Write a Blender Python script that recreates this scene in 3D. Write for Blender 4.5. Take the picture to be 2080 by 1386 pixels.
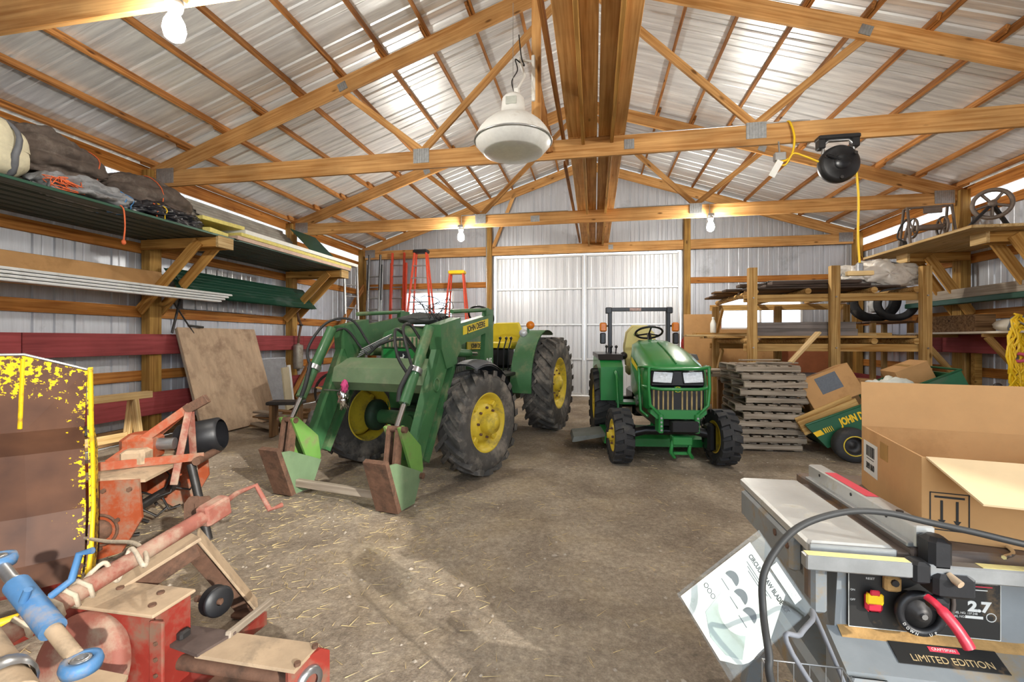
import bpy, math, random
from mathutils import Matrix, Vector, Euler, noise
random.seed(7)
for o in list(bpy.data.objects): bpy.data.objects.remove(o)
S = bpy.context.scene; COL = S.collection
PI = math.pi; R = math.radians
def V(*a): return Vector(a)
# ---------------------------------------------------------------- camera, world, sun, exposure
cam = bpy.data.cameras.new('camera'); co = bpy.data.objects.new('camera', cam); COL.objects.link(co)
cam.sensor_width = 36; cam.lens = 36*924/2080; cam.shift_y = -3/2080; cam.clip_start = .05
co.location = (0, 0, 1.5); co.rotation_euler = (PI/2, 0, math.atan(167/924)); S.camera = co
S.view_settings.view_transform = 'Standard'; S.view_settings.look = 'None'
S.view_settings.exposure = 0.4; S.view_settings.gamma = 1; S.view_settings.use_curve_mapping = False
w = bpy.data.worlds.new('sky'); S.world = w; w.use_nodes = True
bgn = w.node_tree.nodes['Background']; bgn.inputs[0].default_value = (.80, .89, 1, 1); bgn.inputs[1].default_value = 3.2
sl = bpy.data.lights.new('sun', 'SUN'); so = bpy.data.objects.new('sun', sl); COL.objects.link(so)
sl.energy = 3.6; sl.angle = R(.8); sl.color = (1, .95, .87)
so.rotation_euler = V(-.74, .60, -.335).to_track_quat('-Z', 'Y').to_euler(); so.location = (8, -8, 6)
# ---------------------------------------------------------------- mesh helpers
class MB:
    """collects verts and faces; build() links them as one mesh object"""
    def __init__(s): s.v = []; s.f = []; s.sm = []; s.mi = []; s.cur = 0
    def add(s, vs, fs, smooth=False, M=None):
        b = len(s.v)
        s.v += [tuple(M @ Vector(p)) for p in vs] if M is not None else [tuple(p) for p in vs]
        for f in fs: s.f.append(tuple(i+b for i in f)); s.sm.append(smooth); s.mi.append(s.cur)
        return s
    def box(s, c, d, rot=(0, 0, 0), M=None):
        x, y, z = d[0]/2, d[1]/2, d[2]/2
        T = Matrix.Translation(c) @ Euler(rot).to_matrix().to_4x4()
        if M is not None: T = M @ T
        return s.add([(-x,-y,-z),(x,-y,-z),(x,y,-z),(-x,y,-z),(-x,-y,z),(x,-y,z),(x,y,z),(-x,y,z)],
              [(0,3,2,1),(4,5,6,7),(0,1,5,4),(1,2,6,5),(2,3,7,6),(3,0,4,7)], M=T)
    def bbox(s, c, d, b=.01, rot=(0, 0, 0), M=None, smooth=False):
        """box with chamfered edges"""
        x, y, z = d[0]/2, d[1]/2, d[2]/2; b = min(b, x*.9, y*.9, z*.9)
        T = Matrix.Translation(c) @ Euler(rot).to_matrix().to_4x4()
        if M is not None: T = M @ T
        vs = []
        for zz, k in ((-z, b), (-z+b, 0), (z-b, 0), (z, b)):
            X, Y = x-k, y-k
            vs += [(-X+b,-Y,zz),(X-b,-Y,zz),(X,-Y+b,zz),(X,Y-b,zz),(X-b,Y,zz),(-X+b,Y,zz),(-X,Y-b,zz),(-X,-Y+b,zz)]
        fs = [tuple(range(7, -1, -1)), tuple(range(24, 32))]
        for r in range(3):
            for i in range(8): fs.append((r*8+i, r*8+(i+1) % 8, r*8+8+(i+1) % 8, r*8+8+i))
        return s.add(vs, fs, smooth, T)
    def prism(s, poly, a, b, ax='x', M=None, smooth=False):
        """extrude a 2d polygon between a and b along an axis; poly is (y,z) for x, (x,z) for y, (x,y) for z"""
        def q(p, t): return (t, p[0], p[1]) if ax == 'x' else (p[0], t, p[1]) if ax == 'y' else (p[0], p[1], t)
        n = len(poly); vs = [q(p, a) for p in poly]+[q(p, b) for p in poly]
        ar = sum(poly[i][0]*poly[(i+1) % n][1]-poly[(i+1) % n][0]*poly[i][1] for i in range(n))
        flip = (ar < 0) != (b < a)
        if ax == 'y': flip = not flip
        fs = [tuple(range(n-1, -1, -1)), tuple(range(n, 2*n))]+[(i, (i+1) % n, n+(i+1) % n, n+i) for i in range(n)]
        if flip: fs = [tuple(reversed(f)) for f in fs]
        return s.add(vs, fs, smooth, M)
    def tube(s, pts, r, n=8, M=None, closed=False, smooth=True, flat=1.0):
        pts = [Vector(p) for p in pts]; m = len(pts)
        rs = r if isinstance(r, (list, tuple)) else [r]*m
        vs = []; up = None
        for i, p in enumerate(pts):
            if closed: t = pts[(i+1) % m]-pts[i-1]
            else: t = pts[min(i+1, m-1)]-pts[max(i-1, 0)]
            t.normalize()
            if up is None:
                up = Vector((0, 0, 1)) if abs(t.z) < .9 else Vector((1, 0, 0))
            e1 = (up-t*up.dot(t)).normalized(); e2 = t.cross(e1); up = e1
            for k in range(n):
                a = 2*PI*k/n; vs.append(p+(e1*math.cos(a)*flat+e2*math.sin(a))*rs[i])
        fs = []
        for i in range(m if closed else m-1):
            j = (i+1) % m
            for k in range(n): fs.append((i*n+k, i*n+(k+1) % n, j*n+(k+1) % n, j*n+k))
        b0 = len(s.f); s.add(vs, fs, smooth, M)
        if not closed: s.add([vs[k] for k in range(n)], [tuple(range(n-1, -1, -1))], False, M); s.add([vs[(m-1)*n+k] for k in range(n)], [tuple(range(n))], False, M)
        return s
    def cyl(s, p0, p1, r, n=12, M=None, r1=None): return s.tube([p0, p1], [r, r if r1 is None else r1], n, M)
    def lathe(s, prof, n=24, M=None, closed=False, smooth=True, a0=0, a1=2*PI):
        """revolve (radius, height) about z"""
        full = abs(a1-a0-2*PI) < 1e-6; k = n if full else n+1; vs = []
        for r, z in prof:
            for i in range(k):
                a = a0+(a1-a0)*i/n; vs.append((r*math.cos(a), r*math.sin(a), z))
        fs = []; m = len(prof)
        for j in range(m if closed else m-1):
            for i in range(n):
                i2 = (i+1) % k; j2 = (j+1) % m
                fs.append((j*k+i, j*k+i2, j2*k+i2, j2*k+i))
        return s.add(vs, fs, smooth, M)
    def sphere(s, c, r, n=12, m=8, M=None):
        r = r if isinstance(r, (tuple, list)) else (r, r, r)
        T = Matrix.Translation(c) @ Matrix.Diagonal((*r, 1))
        if M is not None: T = M @ T
        return s.lathe([(max(1e-4, math.sin(PI*j/m)), -math.cos(PI*j/m)) for j in range(m+1)], n, T)
    def grid(s, fn, nu, nv, smooth=True, M=None, thick=0):
        vs = [fn(i/nu, j/nv) for i in range(nu+1) for j in range(nv+1)]
        q = lambda i, j: i*(nv+1)+j
        fs = [(q(i,j), q(i+1,j), q(i+1,j+1), q(i,j+1)) for i in range(nu) for j in range(nv)]
        return s.add(vs, fs, smooth, M)
    def mesh(s, name, mats):
        me = bpy.data.meshes.new(name); me.from_pydata(s.v, [], s.f)
        me.polygons.foreach_set('use_smooth', s.sm)
        for m in (mats if isinstance(mats, (list, tuple)) else [mats]): me.materials.append(m)
        if max(s.mi, default=0) > 0: me.polygons.foreach_set('material_index', s.mi)
        me.validate(); me.update(); return me
    def build(s, name, mats, parent=None, M=None):
        return link(name, s.mesh(name, mats), parent, M)
def link(name, me, parent=None, M=None):
    """link mesh data as an object; M is its matrix in the parent's frame"""
    o = bpy.data.objects.new(name, me); COL.objects.link(o)
    if parent is not None: o.parent = parent
    if M is not None: o.matrix_local = M
    return o
def tag(o, label=None, cat=None, group=None, kind=None):
    if label: o['label'] = label
    if cat: o['category'] = cat
    if group: o['group'] = group
    if kind: o['kind'] = kind
    return o
def thing(name, label, cat, loc=(0, 0, 0), rz=0, group=None, rot=None):
    o = bpy.data.objects.new(name, None); COL.objects.link(o); o.empty_display_size = .1
    o.location = loc; o.rotation_euler = rot if rot else (0, 0, rz)
    return tag(o, label, cat, group)
def struct(name, loc=(0, 0, 0), label=None):
    o = bpy.data.objects.new(name, None); COL.objects.link(o); o.location = loc; o['kind'] = 'structure'
    if label: o['label'] = label
    return o
def T(x=0, y=0, z=0, rx=0, ry=0, rz=0): return Matrix.Translation((x, y, z)) @ Euler((rx, ry, rz)).to_matrix().to_4x4()
_bm = {}
def board(name, p0, p1, w, h, m, parent=None, up=(0, 0, 1), cut=0):
    """a plank from p0 to p1 (parent frame, world if none), w wide sideways, h along up; its own x axis runs along the grain"""
    p0, p1 = Vector(p0), Vector(p1); d = p1-p0; L = d.length; x = d.normalized(); u = Vector(up)
    z = (u-x*u.dot(x)).normalized(); y = z.cross(x)
    Mx = Matrix((x, y, z)).transposed().to_4x4(); Mx.translation = (p0+p1)/2
    k = (round(L, 3), w, h, m.name)
    if k not in _bm: _bm[k] = MB().bbox((0, 0, 0), (L, w, h), min(.004, w*.2, h*.2)).mesh(name, m)
    return link(name, _bm[k], parent, Mx)
def text(name, body, size, m, parent, M, ext=.001, sx=1, align='CENTER', shear=0, bold=0, space=1):
    c = bpy.data.curves.new(name, 'FONT'); c.body = body; c.size = size; c.extrude = ext; c.align_x = align; c.align_y = 'CENTER'
    c.shear = shear; c.offset = bold; c.space_character = space; c.resolution_u = 3
    o = bpy.data.objects.new(name, c); COL.objects.link(o); dg = bpy.context.evaluated_depsgraph_get(); dg.update()
    me = bpy.data.meshes.new_from_object(o.evaluated_get(dg)); bpy.data.objects.remove(o); bpy.data.curves.remove(c)
    me.materials.clear(); me.materials.append(m)
    return link(name, me, parent, M @ Matrix.Diagonal((sx, 1, 1, 1)))
def copytree(o, parent=None):
    c = o.copy(); COL.objects.link(c)
    if parent is not None: c.parent = parent
    for ch in o.children: copytree(ch, c)
    return c
def arc(cx, cy, r, a0, a1, n): return [(cx+r*math.cos(a0+(a1-a0)*i/n), cy+r*math.sin(a0+(a1-a0)*i/n)) for i in range(n+1)]
def spline(pts, k=6):
    """catmull rom through the points"""
    P = [Vector(p) for p in pts]; P = [P[0]*2-P[1]]+P+[P[-1]*2-P[-2]]; out = []
    for i in range(1, len(P)-2):
        for j in range(k):
            t = j/k; a, b, c, d = P[i-1:i+3]
            out.append(.5*((2*b)+(c-a)*t+(2*a-5*b+4*c-d)*t*t+(3*b-a-3*c+d)*t**3))
    return out+[P[-2]]
# ---------------------------------------------------------------- materials
def lin(c):
    if isinstance(c, str): c = tuple(int(c[i:i+2], 16)/255 for i in (0, 2, 4))
    return tuple(x/12.92 if x <= .04045 else ((x+.055)/1.055)**2.4 for x in c)
MAT = {}
def pm(name, col, rough=.6, metal=0, var=.18, scale=6, bump=.1, dirt=None, stretch=(1, 1, 1), rnd=0, spec=.5, trans=0, coat=0, alpha=1, bd=.01, emit=0):
    """procedural material: two scales of noise on the colour, optional dirt patches (colour, amount, scale), bump"""
    m = bpy.data.materials.new(name); m.use_nodes = True; MAT[name] = m; nt = m.node_tree; N = nt.nodes; Lk = nt.links.new
    b = N['Principled BSDF']; c = lin(col)
    tc = N.new('ShaderNodeTexCoord'); mp = N.new('ShaderNodeMapping'); Lk(tc.outputs['Object'], mp.inputs[0]); mp.inputs['Scale'].default_value = [scale*k for k in stretch]
    src = mp.outputs[0]
    if rnd:
        oi = N.new('ShaderNodeObjectInfo'); ml = N.new('ShaderNodeMath'); ml.operation = 'MULTIPLY'; ml.inputs[1].default_value = 37.0; Lk(oi.outputs['Random'], ml.inputs[0])
        cb = N.new('ShaderNodeCombineXYZ'); [Lk(ml.outputs[0], cb.inputs[i]) for i in range(3)]
        va = N.new('ShaderNodeVectorMath'); va.operation = 'ADD'; Lk(src, va.inputs[0]); Lk(cb.outputs[0], va.inputs[1]); src = va.outputs[0]
    n1 = N.new('ShaderNodeTexNoise'); n1.inputs['Detail'].default_value = 6; n1.inputs['Roughness'].default_value = .65; n1.inputs['Scale'].default_value = 1; Lk(src, n1.inputs['Vector'])
    rp = N.new('ShaderNodeValToRGB'); Lk(n1.outputs['Fac'], rp.inputs[0])
    rp.color_ramp.elements[0].position = .32; rp.color_ramp.elements[1].position = .68
    rp.color_ramp.elements[0].color = (*[max(0, x*(1-var)) for x in c], 1); rp.color_ramp.elements[1].color = (*[min(1, x*(1+var)) for x in c], 1)
    out = rp.outputs[0]
    if dirt:
        dc, da, ds = dirt; n2 = N.new('ShaderNodeTexNoise'); n2.inputs['Detail'].default_value = 8; n2.inputs['Roughness'].default_value = .7; n2.inputs['Scale'].default_value = ds; Lk(tc.outputs['Object'], n2.inputs['Vector'])
        r2 = N.new('ShaderNodeValToRGB'); Lk(n2.outputs['Fac'], r2.inputs[0]); r2.color_ramp.elements[0].position = max(0, .62-da*.35); r2.color_ramp.elements[1].position = min(1, .80-da*.35)
        mx = N.new('ShaderNodeMix'); mx.data_type = 'RGBA'; Lk(r2.outputs[0], mx.inputs[0]); Lk(out, mx.inputs[6]); mx.inputs[7].default_value = (*lin(dc), 1); out = mx.outputs[2]
        mr = N.new('ShaderNodeMapRange'); Lk(r2.outputs[0], mr.inputs[0]); mr.inputs[3].default_value = rough; mr.inputs[4].default_value = .85; Lk(mr.outputs[0], b.inputs['Roughness'])
        if metal:
            m2 = N.new('ShaderNodeMapRange'); Lk(r2.outputs[0], m2.inputs[0]); m2.inputs[3].default_value = metal; m2.inputs[4].default_value = .1; Lk(m2.outputs[0], b.inputs['Metallic'])
    if rnd:
        hs = N.new('ShaderNodeHueSaturation'); mr2 = N.new('ShaderNodeMapRange'); Lk(oi.outputs['Random'], mr2.inputs[0]); mr2.inputs[3].default_value = 1-rnd; mr2.inputs[4].default_value = 1+rnd
        Lk(mr2.outputs[0], hs.inputs['Value']); Lk(out, hs.inputs['Color']); out = hs.outputs[0]
    Lk(out, b.inputs['Base Color'])
    if not dirt: b.inputs['Roughness'].default_value = rough; b.inputs['Metallic'].default_value = metal
    elif not metal: b.inputs['Metallic'].default_value = 0
    b.inputs['Specular IOR Level'].default_value = spec; b.inputs['Transmission Weight'].default_value = trans; b.inputs['Coat Weight'].default_value = coat; b.inputs['Alpha'].default_value = alpha
    if emit: b.inputs['Emission Color'].default_value = (*c, 1); b.inputs['Emission Strength'].default_value = emit
    if bump:
        bp = N.new('ShaderNodeBump'); bp.inputs['Strength'].default_value = min(1, bump); bp.inputs['Distance'].default_value = bd; Lk(n1.outputs['Fac'], bp.inputs['Height']); Lk(bp.outputs[0], b.inputs['Normal'])
    return m
def wood(name, col, dark, rnd=.14, scale=2.2, rough=.7, dirt=None, knots=True, bump=.25):
    """lumber: long streaks along the plank's own x axis, a few knots"""
    m = bpy.data.materials.new(name); m.use_nodes = True; MAT[name] = m; nt = m.node_tree; N = nt.nodes; Lk = nt.links.new; b = N['Principled BSDF']
    tc = N.new('ShaderNodeTexCoord'); oi = N.new('ShaderNodeObjectInfo'); cb = N.new('ShaderNodeCombineXYZ'); ml = N.new('ShaderNodeMath'); ml.operation = 'MULTIPLY'; ml.inputs[1].default_value = 53
    Lk(oi.outputs['Random'], ml.inputs[0]); [Lk(ml.outputs[0], cb.inputs[i]) for i in range(3)]
    va = N.new('ShaderNodeVectorMath'); va.operation = 'ADD'; Lk(tc.outputs['Object'], va.inputs[0]); Lk(cb.outputs[0], va.inputs[1])
    mp = N.new('ShaderNodeMapping'); mp.inputs['Scale'].default_value = (scale*.5, scale*14, scale*14); Lk(va.outputs[0], mp.inputs[0])
    n1 = N.new('ShaderNodeTexNoise'); n1.inputs['Scale'].default_value = 1; n1.inputs['Detail'].default_value = 7; n1.inputs['Distortion'].default_value = .6; Lk(mp.outputs[0], n1.inputs['Vector'])
    rp = N.new('ShaderNodeValToRGB'); Lk(n1.outputs['Fac'], rp.inputs[0]); rp.color_ramp.elements[0].position = .33; rp.color_ramp.elements[1].position = .62
    rp.color_ramp.elements[0].color = (*lin(dark), 1); rp.color_ramp.elements[1].color = (*lin(col), 1); out = rp.outputs[0]
    if knots:
        m2 = N.new('ShaderNodeMapping'); m2.inputs['Scale'].default_value = (1.8, 5, 5); Lk(va.outputs[0], m2.inputs[0])
        vo = N.new('ShaderNodeTexVoronoi'); vo.inputs['Scale'].default_value = 1; Lk(m2.outputs[0], vo.inputs['Vector'])
        r2 = N.new('ShaderNodeValToRGB'); Lk(vo.outputs['Distance'], r2.inputs[0]); r2.color_ramp.elements[0].position = .05; r2.color_ramp.elements[1].position = .11
        r2.color_ramp.elements[0].color = (1, 1, 1, 1); r2.color_ramp.elements[1].color = (0, 0, 0, 1)
        mx = N.new('ShaderNodeMix'); mx.data_type = 'RGBA'; Lk(r2.outputs[0], mx.inputs[0]); Lk(out, mx.inputs[6]); mx.inputs[7].default_value = (*[x*.45 for x in lin(dark)], 1); out = mx.outputs[2]
    n3 = N.new('ShaderNodeTexNoise'); n3.inputs['Scale'].default_value = 2.2; n3.inputs['Detail'].default_value = 4; Lk(va.outputs[0], n3.inputs['Vector'])
    r3 = N.new('ShaderNodeMapRange'); Lk(n3.outputs['Fac'], r3.inputs[0]); r3.inputs[1].default_value = .3; r3.inputs[2].default_value = .7; r3.inputs[3].default_value = .82; r3.inputs[4].default_value = 1.15
    r4 = N.new('ShaderNodeMapRange'); Lk(oi.outputs['Random'], r4.inputs[0]); r4.inputs[3].default_value = 1-rnd; r4.inputs[4].default_value = 1+rnd
    mm = N.new('ShaderNodeMath'); mm.operation = 'MULTIPLY'; Lk(r3.outputs[0], mm.inputs[0]); Lk(r4.outputs[0], mm.inputs[1])
    hs = N.new('ShaderNodeHueSaturation'); Lk(mm.outputs[0], hs.inputs['Value']); Lk(out, hs.inputs['Color']); out = hs.outputs[0]
    Lk(out, b.inputs['Base Color']); b.inputs['Roughness'].default_value = rough; b.inputs['Specular IOR Level'].default_value = .3
    bp = N.new('ShaderNodeBump'); bp.inputs['Strength'].default_value = bump; bp.inputs['Distance'].default_value = .004; Lk(n1.outputs['Fac'], bp.inputs['Height']); Lk(bp.outputs[0], b.inputs['Normal'])
    return m
W_TRUSS = wood('truss_lumber', 'd6a66a', 'b07a40', .10)
W_PURL = wood('purlin_lumber', 'bd8348', '7a4a20', .18)
W_GIRT = wood('girt_lumber', 'c98a45', '96581f', .12)
W_POST = wood('treated_post', 'b08a48', '86602c', .10)
W_SHELF = wood('shelf_lumber', 'c89a55', '9c6a2c', .10)
W_GREY = wood('weathered_board', 'aca090', '7f7262', .2)
W_PALE = wood('pale_pine', 'd9bd8a', 'b08c55', .15)
W_RACK = wood('rack_lumber', 'c8a468', '94692f', .12)
W_OLD = wood('old_brown_board', '8a6a48', '54391f', .2)
W_RED = wood('red_painted_board', 'a14a4c', '893a3c', .05, knots=False, bump=.1)
# ---------------------------------------------------------------- structure
M_WALL = pm('wall_sheet_metal', 'c9ced6', .42, .35, .10, 3, .12, stretch=(9, 9, .6), dirt=('a3a7ad', .12, 1.3), bd=.004)
M_ROOF = pm('galvanised_roof_sheet', 'e6e9ec', .36, .38, .22, 2.2, .35, stretch=(.5, 7, .5), bd=.006)
M_DOOR = pm('door_sheet_metal', 'd5d8dc', .4, .3, .08, 3, .1, stretch=(9, 9, .6), bd=.004)
M_RAIL = pm('door_rail_steel', 'dfe1e2', .35, .5, .06, 8, .05)
M_PLATE = pm('galvanised_plate', 'a9adaf', .38, .8, .2, 22, .2)
M_CONDUIT = pm('steel_conduit', 'b9bcbd', .32, .85, .1, 12, 0)
def flmat():
    m = bpy.data.materials.new('packed_dirt'); m.use_nodes = True; nt = m.node_tree; N = nt.nodes; Lk = nt.links.new; b = N['Principled BSDF']
    tc = N.new('ShaderNodeTexCoord')
    def nz(sc, det=8, rough=.65, dist=0):
        n = N.new('ShaderNodeTexNoise'); n.inputs['Scale'].default_value = sc; n.inputs['Detail'].default_value = det; n.inputs['Roughness'].default_value = rough; n.inputs['Distortion'].default_value = dist; Lk(tc.outputs['Object'], n.inputs['Vector']); return n.outputs['Fac']
    def ramp(f, stops):
        r = N.new('ShaderNodeValToRGB'); Lk(f, r.inputs[0]); e = r.color_ramp.elements
        while len(e) < len(stops): e.new(.5)
        for i, (p, c) in enumerate(stops): e[i].position = p; e[i].color = (*lin(c), 1)
        return r.outputs[0]
    def mix(a, c, f, mode='MIX'):
        x = N.new('ShaderNodeMix'); x.data_type = 'RGBA'; x.blend_type = mode
        if isinstance(f, float): x.inputs[0].default_value = f
        else: Lk(f, x.inputs[0])
        Lk(a, x.inputs[6]); Lk(c, x.inputs[7]); return x.outputs[2]
    base = ramp(nz(.9, 9, .7, .4), [(.28, '7a7066'), (.45, '9a9186'), (.6, 'b5ac9f'), (.75, 'c6beb1')])
    fine = ramp(nz(26, 6, .75), [(.3, '6f675c'), (.5, 'b5aea4'), (.72, 'f4efe6')])
    col = mix(base, fine, .45, 'OVERLAY')
    gr = ramp(nz(90, 3, .6), [(.36, '5a5148'), (.5, '99907f'), (.66, 'd6ccbb')]); col = mix(col, gr, .35, 'SOFT_LIGHT')
    st = ramp(nz(1.1, 6, .6, .5), [(.5, '000000'), (.7, 'ffffff')]); stc = ramp(nz(14, 6, .7), [(.3, '8a7247'), (.7, 'cdb27a')])
    sm = N.new('ShaderNodeMath'); sm.operation = 'MULTIPLY'; sm.inputs[1].default_value = .22; Lk(st, sm.inputs[0]); col = mix(col, stc, sm.outputs[0])
    Lk(col, b.inputs['Base Color']); b.inputs['Roughness'].default_value = .9; b.inputs['Specular IOR Level'].default_value = .2
    a = N.new('ShaderNodeMath'); a.operation = 'MULTIPLY_ADD'; a.inputs[1].default_value = .5; Lk(nz(24, 8, .75), a.inputs[0]); Lk(nz(7, 8, .7), a.inputs[2])
    bp = N.new('ShaderNodeBump'); bp.inputs['Strength'].default_value = .7; bp.inputs['Distance'].default_value = .05; Lk(a.outputs[0], bp.inputs['Height']); Lk(bp.outputs[0], b.inputs['Normal'])
    return m
M_DIRT = flmat()
XL, XR, YB, YF, XC = -6.65, 6.25, 12.2, -1.4, -.2
TY = (2.65, 5.75, 8.95, 12.03)
def fz(x, y): return .014*noise.noise((x*.9, y*.9, 0))+.008*noise.noise((x*3.1, y*3.1, 4))-.006
fb = MB(); nx, ny = 150, 180
fb.grid(lambda i, j: (XL-.1+(XR-XL+.2)*i, -4+(YB+4.1)*j, fz(XL-.1+(XR-XL+.2)*i, -4+(YB+4.1)*j)), nx, ny)
tag(fb.build('floor', M_DIRT), 'packed dirt floor strewn with straw and small stones', kind='structure')
tag(MB().box((0, 0, -.13), (70, 70, .1)).build('floor_outdoors_unseen', M_DIRT), 'unseen bare ground outside the barn, added for bounced light', kind='structure')  # out of view, added to bounce daylight and stop dark leaks
def zr(x): return 6.27-abs(x-XC)/3
def ribprof(a, b, pitch=.2286, d=.019, w=.05):
    """(position, depth) along a ribbed sheet between a and b"""
    out = [(a, 0)]; k = math.ceil((a+w)/pitch)
    while k*pitch < b-w:
        c = k*pitch; out += [(c-w/2, 0), (c-w/4, d), (c+w/4, d), (c+w/2, 0)]; m = c+pitch/2
        if m < b-.02: out += [(m-.012, 0), (m, .004), (m+.012, 0)]
        k += 1
    return out+[(b, 0)]
def sheet(name, a, b, z0, z1, plane, m, parent, out=1, ext=.0):
    """vertical ribbed sheet; plane ('x',X) spans y a..b, ('y',Y) spans x a..b; z1 number or function"""
    vs = []; pf = ribprof(a, b)
    for p, d in pf:
        zt = z1(p) if callable(z1) else z1
        for z in (z0, zt): vs.append((plane[1]+out*d, p, z) if plane[0] == 'x' else (p, plane[1]+out*d, z))
    return MB().add(vs, [(2*i, 2*i+2, 2*i+3, 2*i+1) for i in range(len(pf)-1)]).build(name, m, parent)
# side walls
M_CLEAR = bpy.data.materials.new('translucent_eave_panel'); M_CLEAR.use_nodes = True
_n = M_CLEAR.node_tree; _t = _n.nodes.new('ShaderNodeBsdfTranslucent'); _t.inputs[0].default_value = (.86, .88, .9, 1)
_d = _n.nodes.new('ShaderNodeBsdfDiffuse'); _d.inputs[0].default_value = (.8, .82, .84, 1); _x = _n.nodes.new('ShaderNodeMixShader'); _x.inputs[0].default_value = .25
_n.links.new(_t.outputs[0], _x.inputs[1]); _n.links.new(_d.outputs[0], _x.inputs[2]); _n.links.new(_x.outputs[0], _n.nodes['Material Output'].inputs[0])
for side, X, s in (('left', XL, -1), ('right', XR, 1)):
    wl = struct('wall_'+side, (0, 0, 0), 'ribbed sheet metal side wall with wooden posts, girts and red boards')
    y = YF
    while y < YB-.01:
        y2 = min(y+.9144, YB); sheet('wall_panel', y, y2, 0, 3.72, ('x', X), M_WALL, wl, s)
        sheet('translucent_panel', y, y2, 3.72, zr(X)-.01, ('x', X), M_CLEAR, wl, s); y = y2
    for z0, z1, m, th in ((3.57, 3.72, W_GIRT, .04), (2.78, 2.93, W_GIRT, .04), (1.83, 1.99, W_GIRT, .04), (.89, 1.04, W_GIRT, .04), (.02, .22, W_OLD, .05)):
        for a, b in zip((YF,)+TY[:3], TY): board('girt', (X-s*th*.5, a, (z0+z1)/2), (X-s*th*.5, b-.01, (z0+z1)/2), th, z1-z0, m, wl)
    for py in TY: board('post', (X-s*.12, py if py < 12 else 12.05, 0), (X-s*.12, py if py < 12 else 12.05, zr(X)-.10), .19, .15, W_POST, wl, up=(1, 0, 0))
    for z0, z1 in ((1.28, 1.58), (.39, .72)):                       # red boards run over the posts
        for a, b in ((YF, 4.1), (4.105, 9.2), (9.205, 12.1)): board('red_board', (X-s*.225, a, (z0+z1)/2), (X-s*.225, b-.005, (z0+z1)/2), .04, z1-z0, W_RED, wl)
# unseen front wall behind the camera, added so its doorway limits the sun patch
wf = struct('wall_front', label='unseen ribbed sheet metal front wall, its wide doorway sized to shape the sun patch')
FX0, FX1, FZ = -1.0, 4.6, 3.7
x = XL
for a, b in ((XL, -5.2), (-5.2, -3.8), (-3.8, -2.4), (-2.4, FX0), (FX1, 5.4), (5.4, XR)): sheet('wall_panel', a, b, 0, lambda q: zr(q)-.01, ('y', YF), M_WALL, wf, -1)
for k in range(6): a = FX0+(FX1-FX0)*k/6; sheet('wall_panel', a, a+(FX1-FX0)/6, FZ, lambda q: zr(q)-.01, ('y', YF), M_WALL, wf, -1)
board('header_board', (FX0-.1, YF+.05, FZ+.1), (FX1+.1, YF+.05, FZ+.1), .06, .2, W_TRUSS, wf)
for x in (FX0-.08, FX1+.08): board('post', (x, YF+.1, 0), (x, YF+.1, 4.4), .15, .15, W_POST, wf, up=(0, 1, 0))
# back wall with two windows and the sliding doors
wb = struct('wall_back', label='ribbed sheet metal gable wall with wooden girts and posts')
DX0, DX1, DZ = -2.69, 2.18, 3.78
WIN = {1: (-5.3, -3.85, 1.85, 2.86), 2: (3.1, 5.0, 1.75, 2.62)}
edges = [XL, WIN[1][0], WIN[1][0]+.725, WIN[1][1], -3.3, DX0, -1.78, -.87, -.2, .7, 1.5, DX1, WIN[2][0], 4.05, WIN[2][1], 5.7, XR]
for a, b in zip(edges, edges[1:]):
    zt = lambda x: zr(x)-.01
    win = next((q for q in WIN.values() if q[0]-.01 <= a and b <= q[1]+.01), None)
    if win: sheet('wall_panel', a, b, 0, win[2], ('y', YB), M_WALL, wb); sheet('wall_panel', a, b, win[3], zt, ('y', YB), M_WALL, wb)
    elif a >= DX0-.01 and b <= DX1+.01: sheet('wall_panel', a, b, DZ, zt, ('y', YB), M_WALL, wb)
    else: sheet('wall_panel', a, b, 0, zt, ('y', YB), M_WALL, wb)
for z0, z1 in ((2.93, 3.08), (.95, 1.1), (.02, .22)):
    board('girt', (XL+.2, YB-.025, (z0+z1)/2), (DX0-.2, YB-.025, (z0+z1)/2), .04, z1-z0, W_GIRT, wb)
    board('girt', (DX1+.2, YB-.025, (z0+z1)/2), (XR-.2, YB-.025, (z0+z1)/2), .04, z1-z0, W_GIRT, wb)
board('girt', (XL+.2, YB-.025, 1.75), (DX0-.2, YB-.025, 1.75), .04, .14, W_GIRT, wb)
for x in (DX0-.1, DX1+.1): board('post', (x, YB-.24, 0), (x, YB-.24, 4.55), .15, .15, W_POST, wb, up=(0, 1, 0))
board('stud', (WIN[1][0]-.05, YB-.03, 1.7), (WIN[1][0]-.05, YB-.03, 3.05), .06, .09, W_POST, wb, up=(1, 0, 0))
board('header_board', (DX0-.02, YB-.035, 3.88), (DX1+.02, YB-.035, 3.88), .05, .18, W_TRUSS, wb)
# reddish plywood kick panels at the right of the back wall
M_REDPLY = pm('reddish_plywood', 'b5714c', .6, 0, .15, 3, .05)
tag(MB().box((2.75, YB-.06, 1.05), (.75, .015, 2.1)).build('plywood_lining', M_REDPLY, wb), 'reddish plywood lining')
MB().box((4.6, YB-.06, 1.2), (2.9, .015, 1.0)).build('plywood_lining', M_REDPLY, wb)
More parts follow.
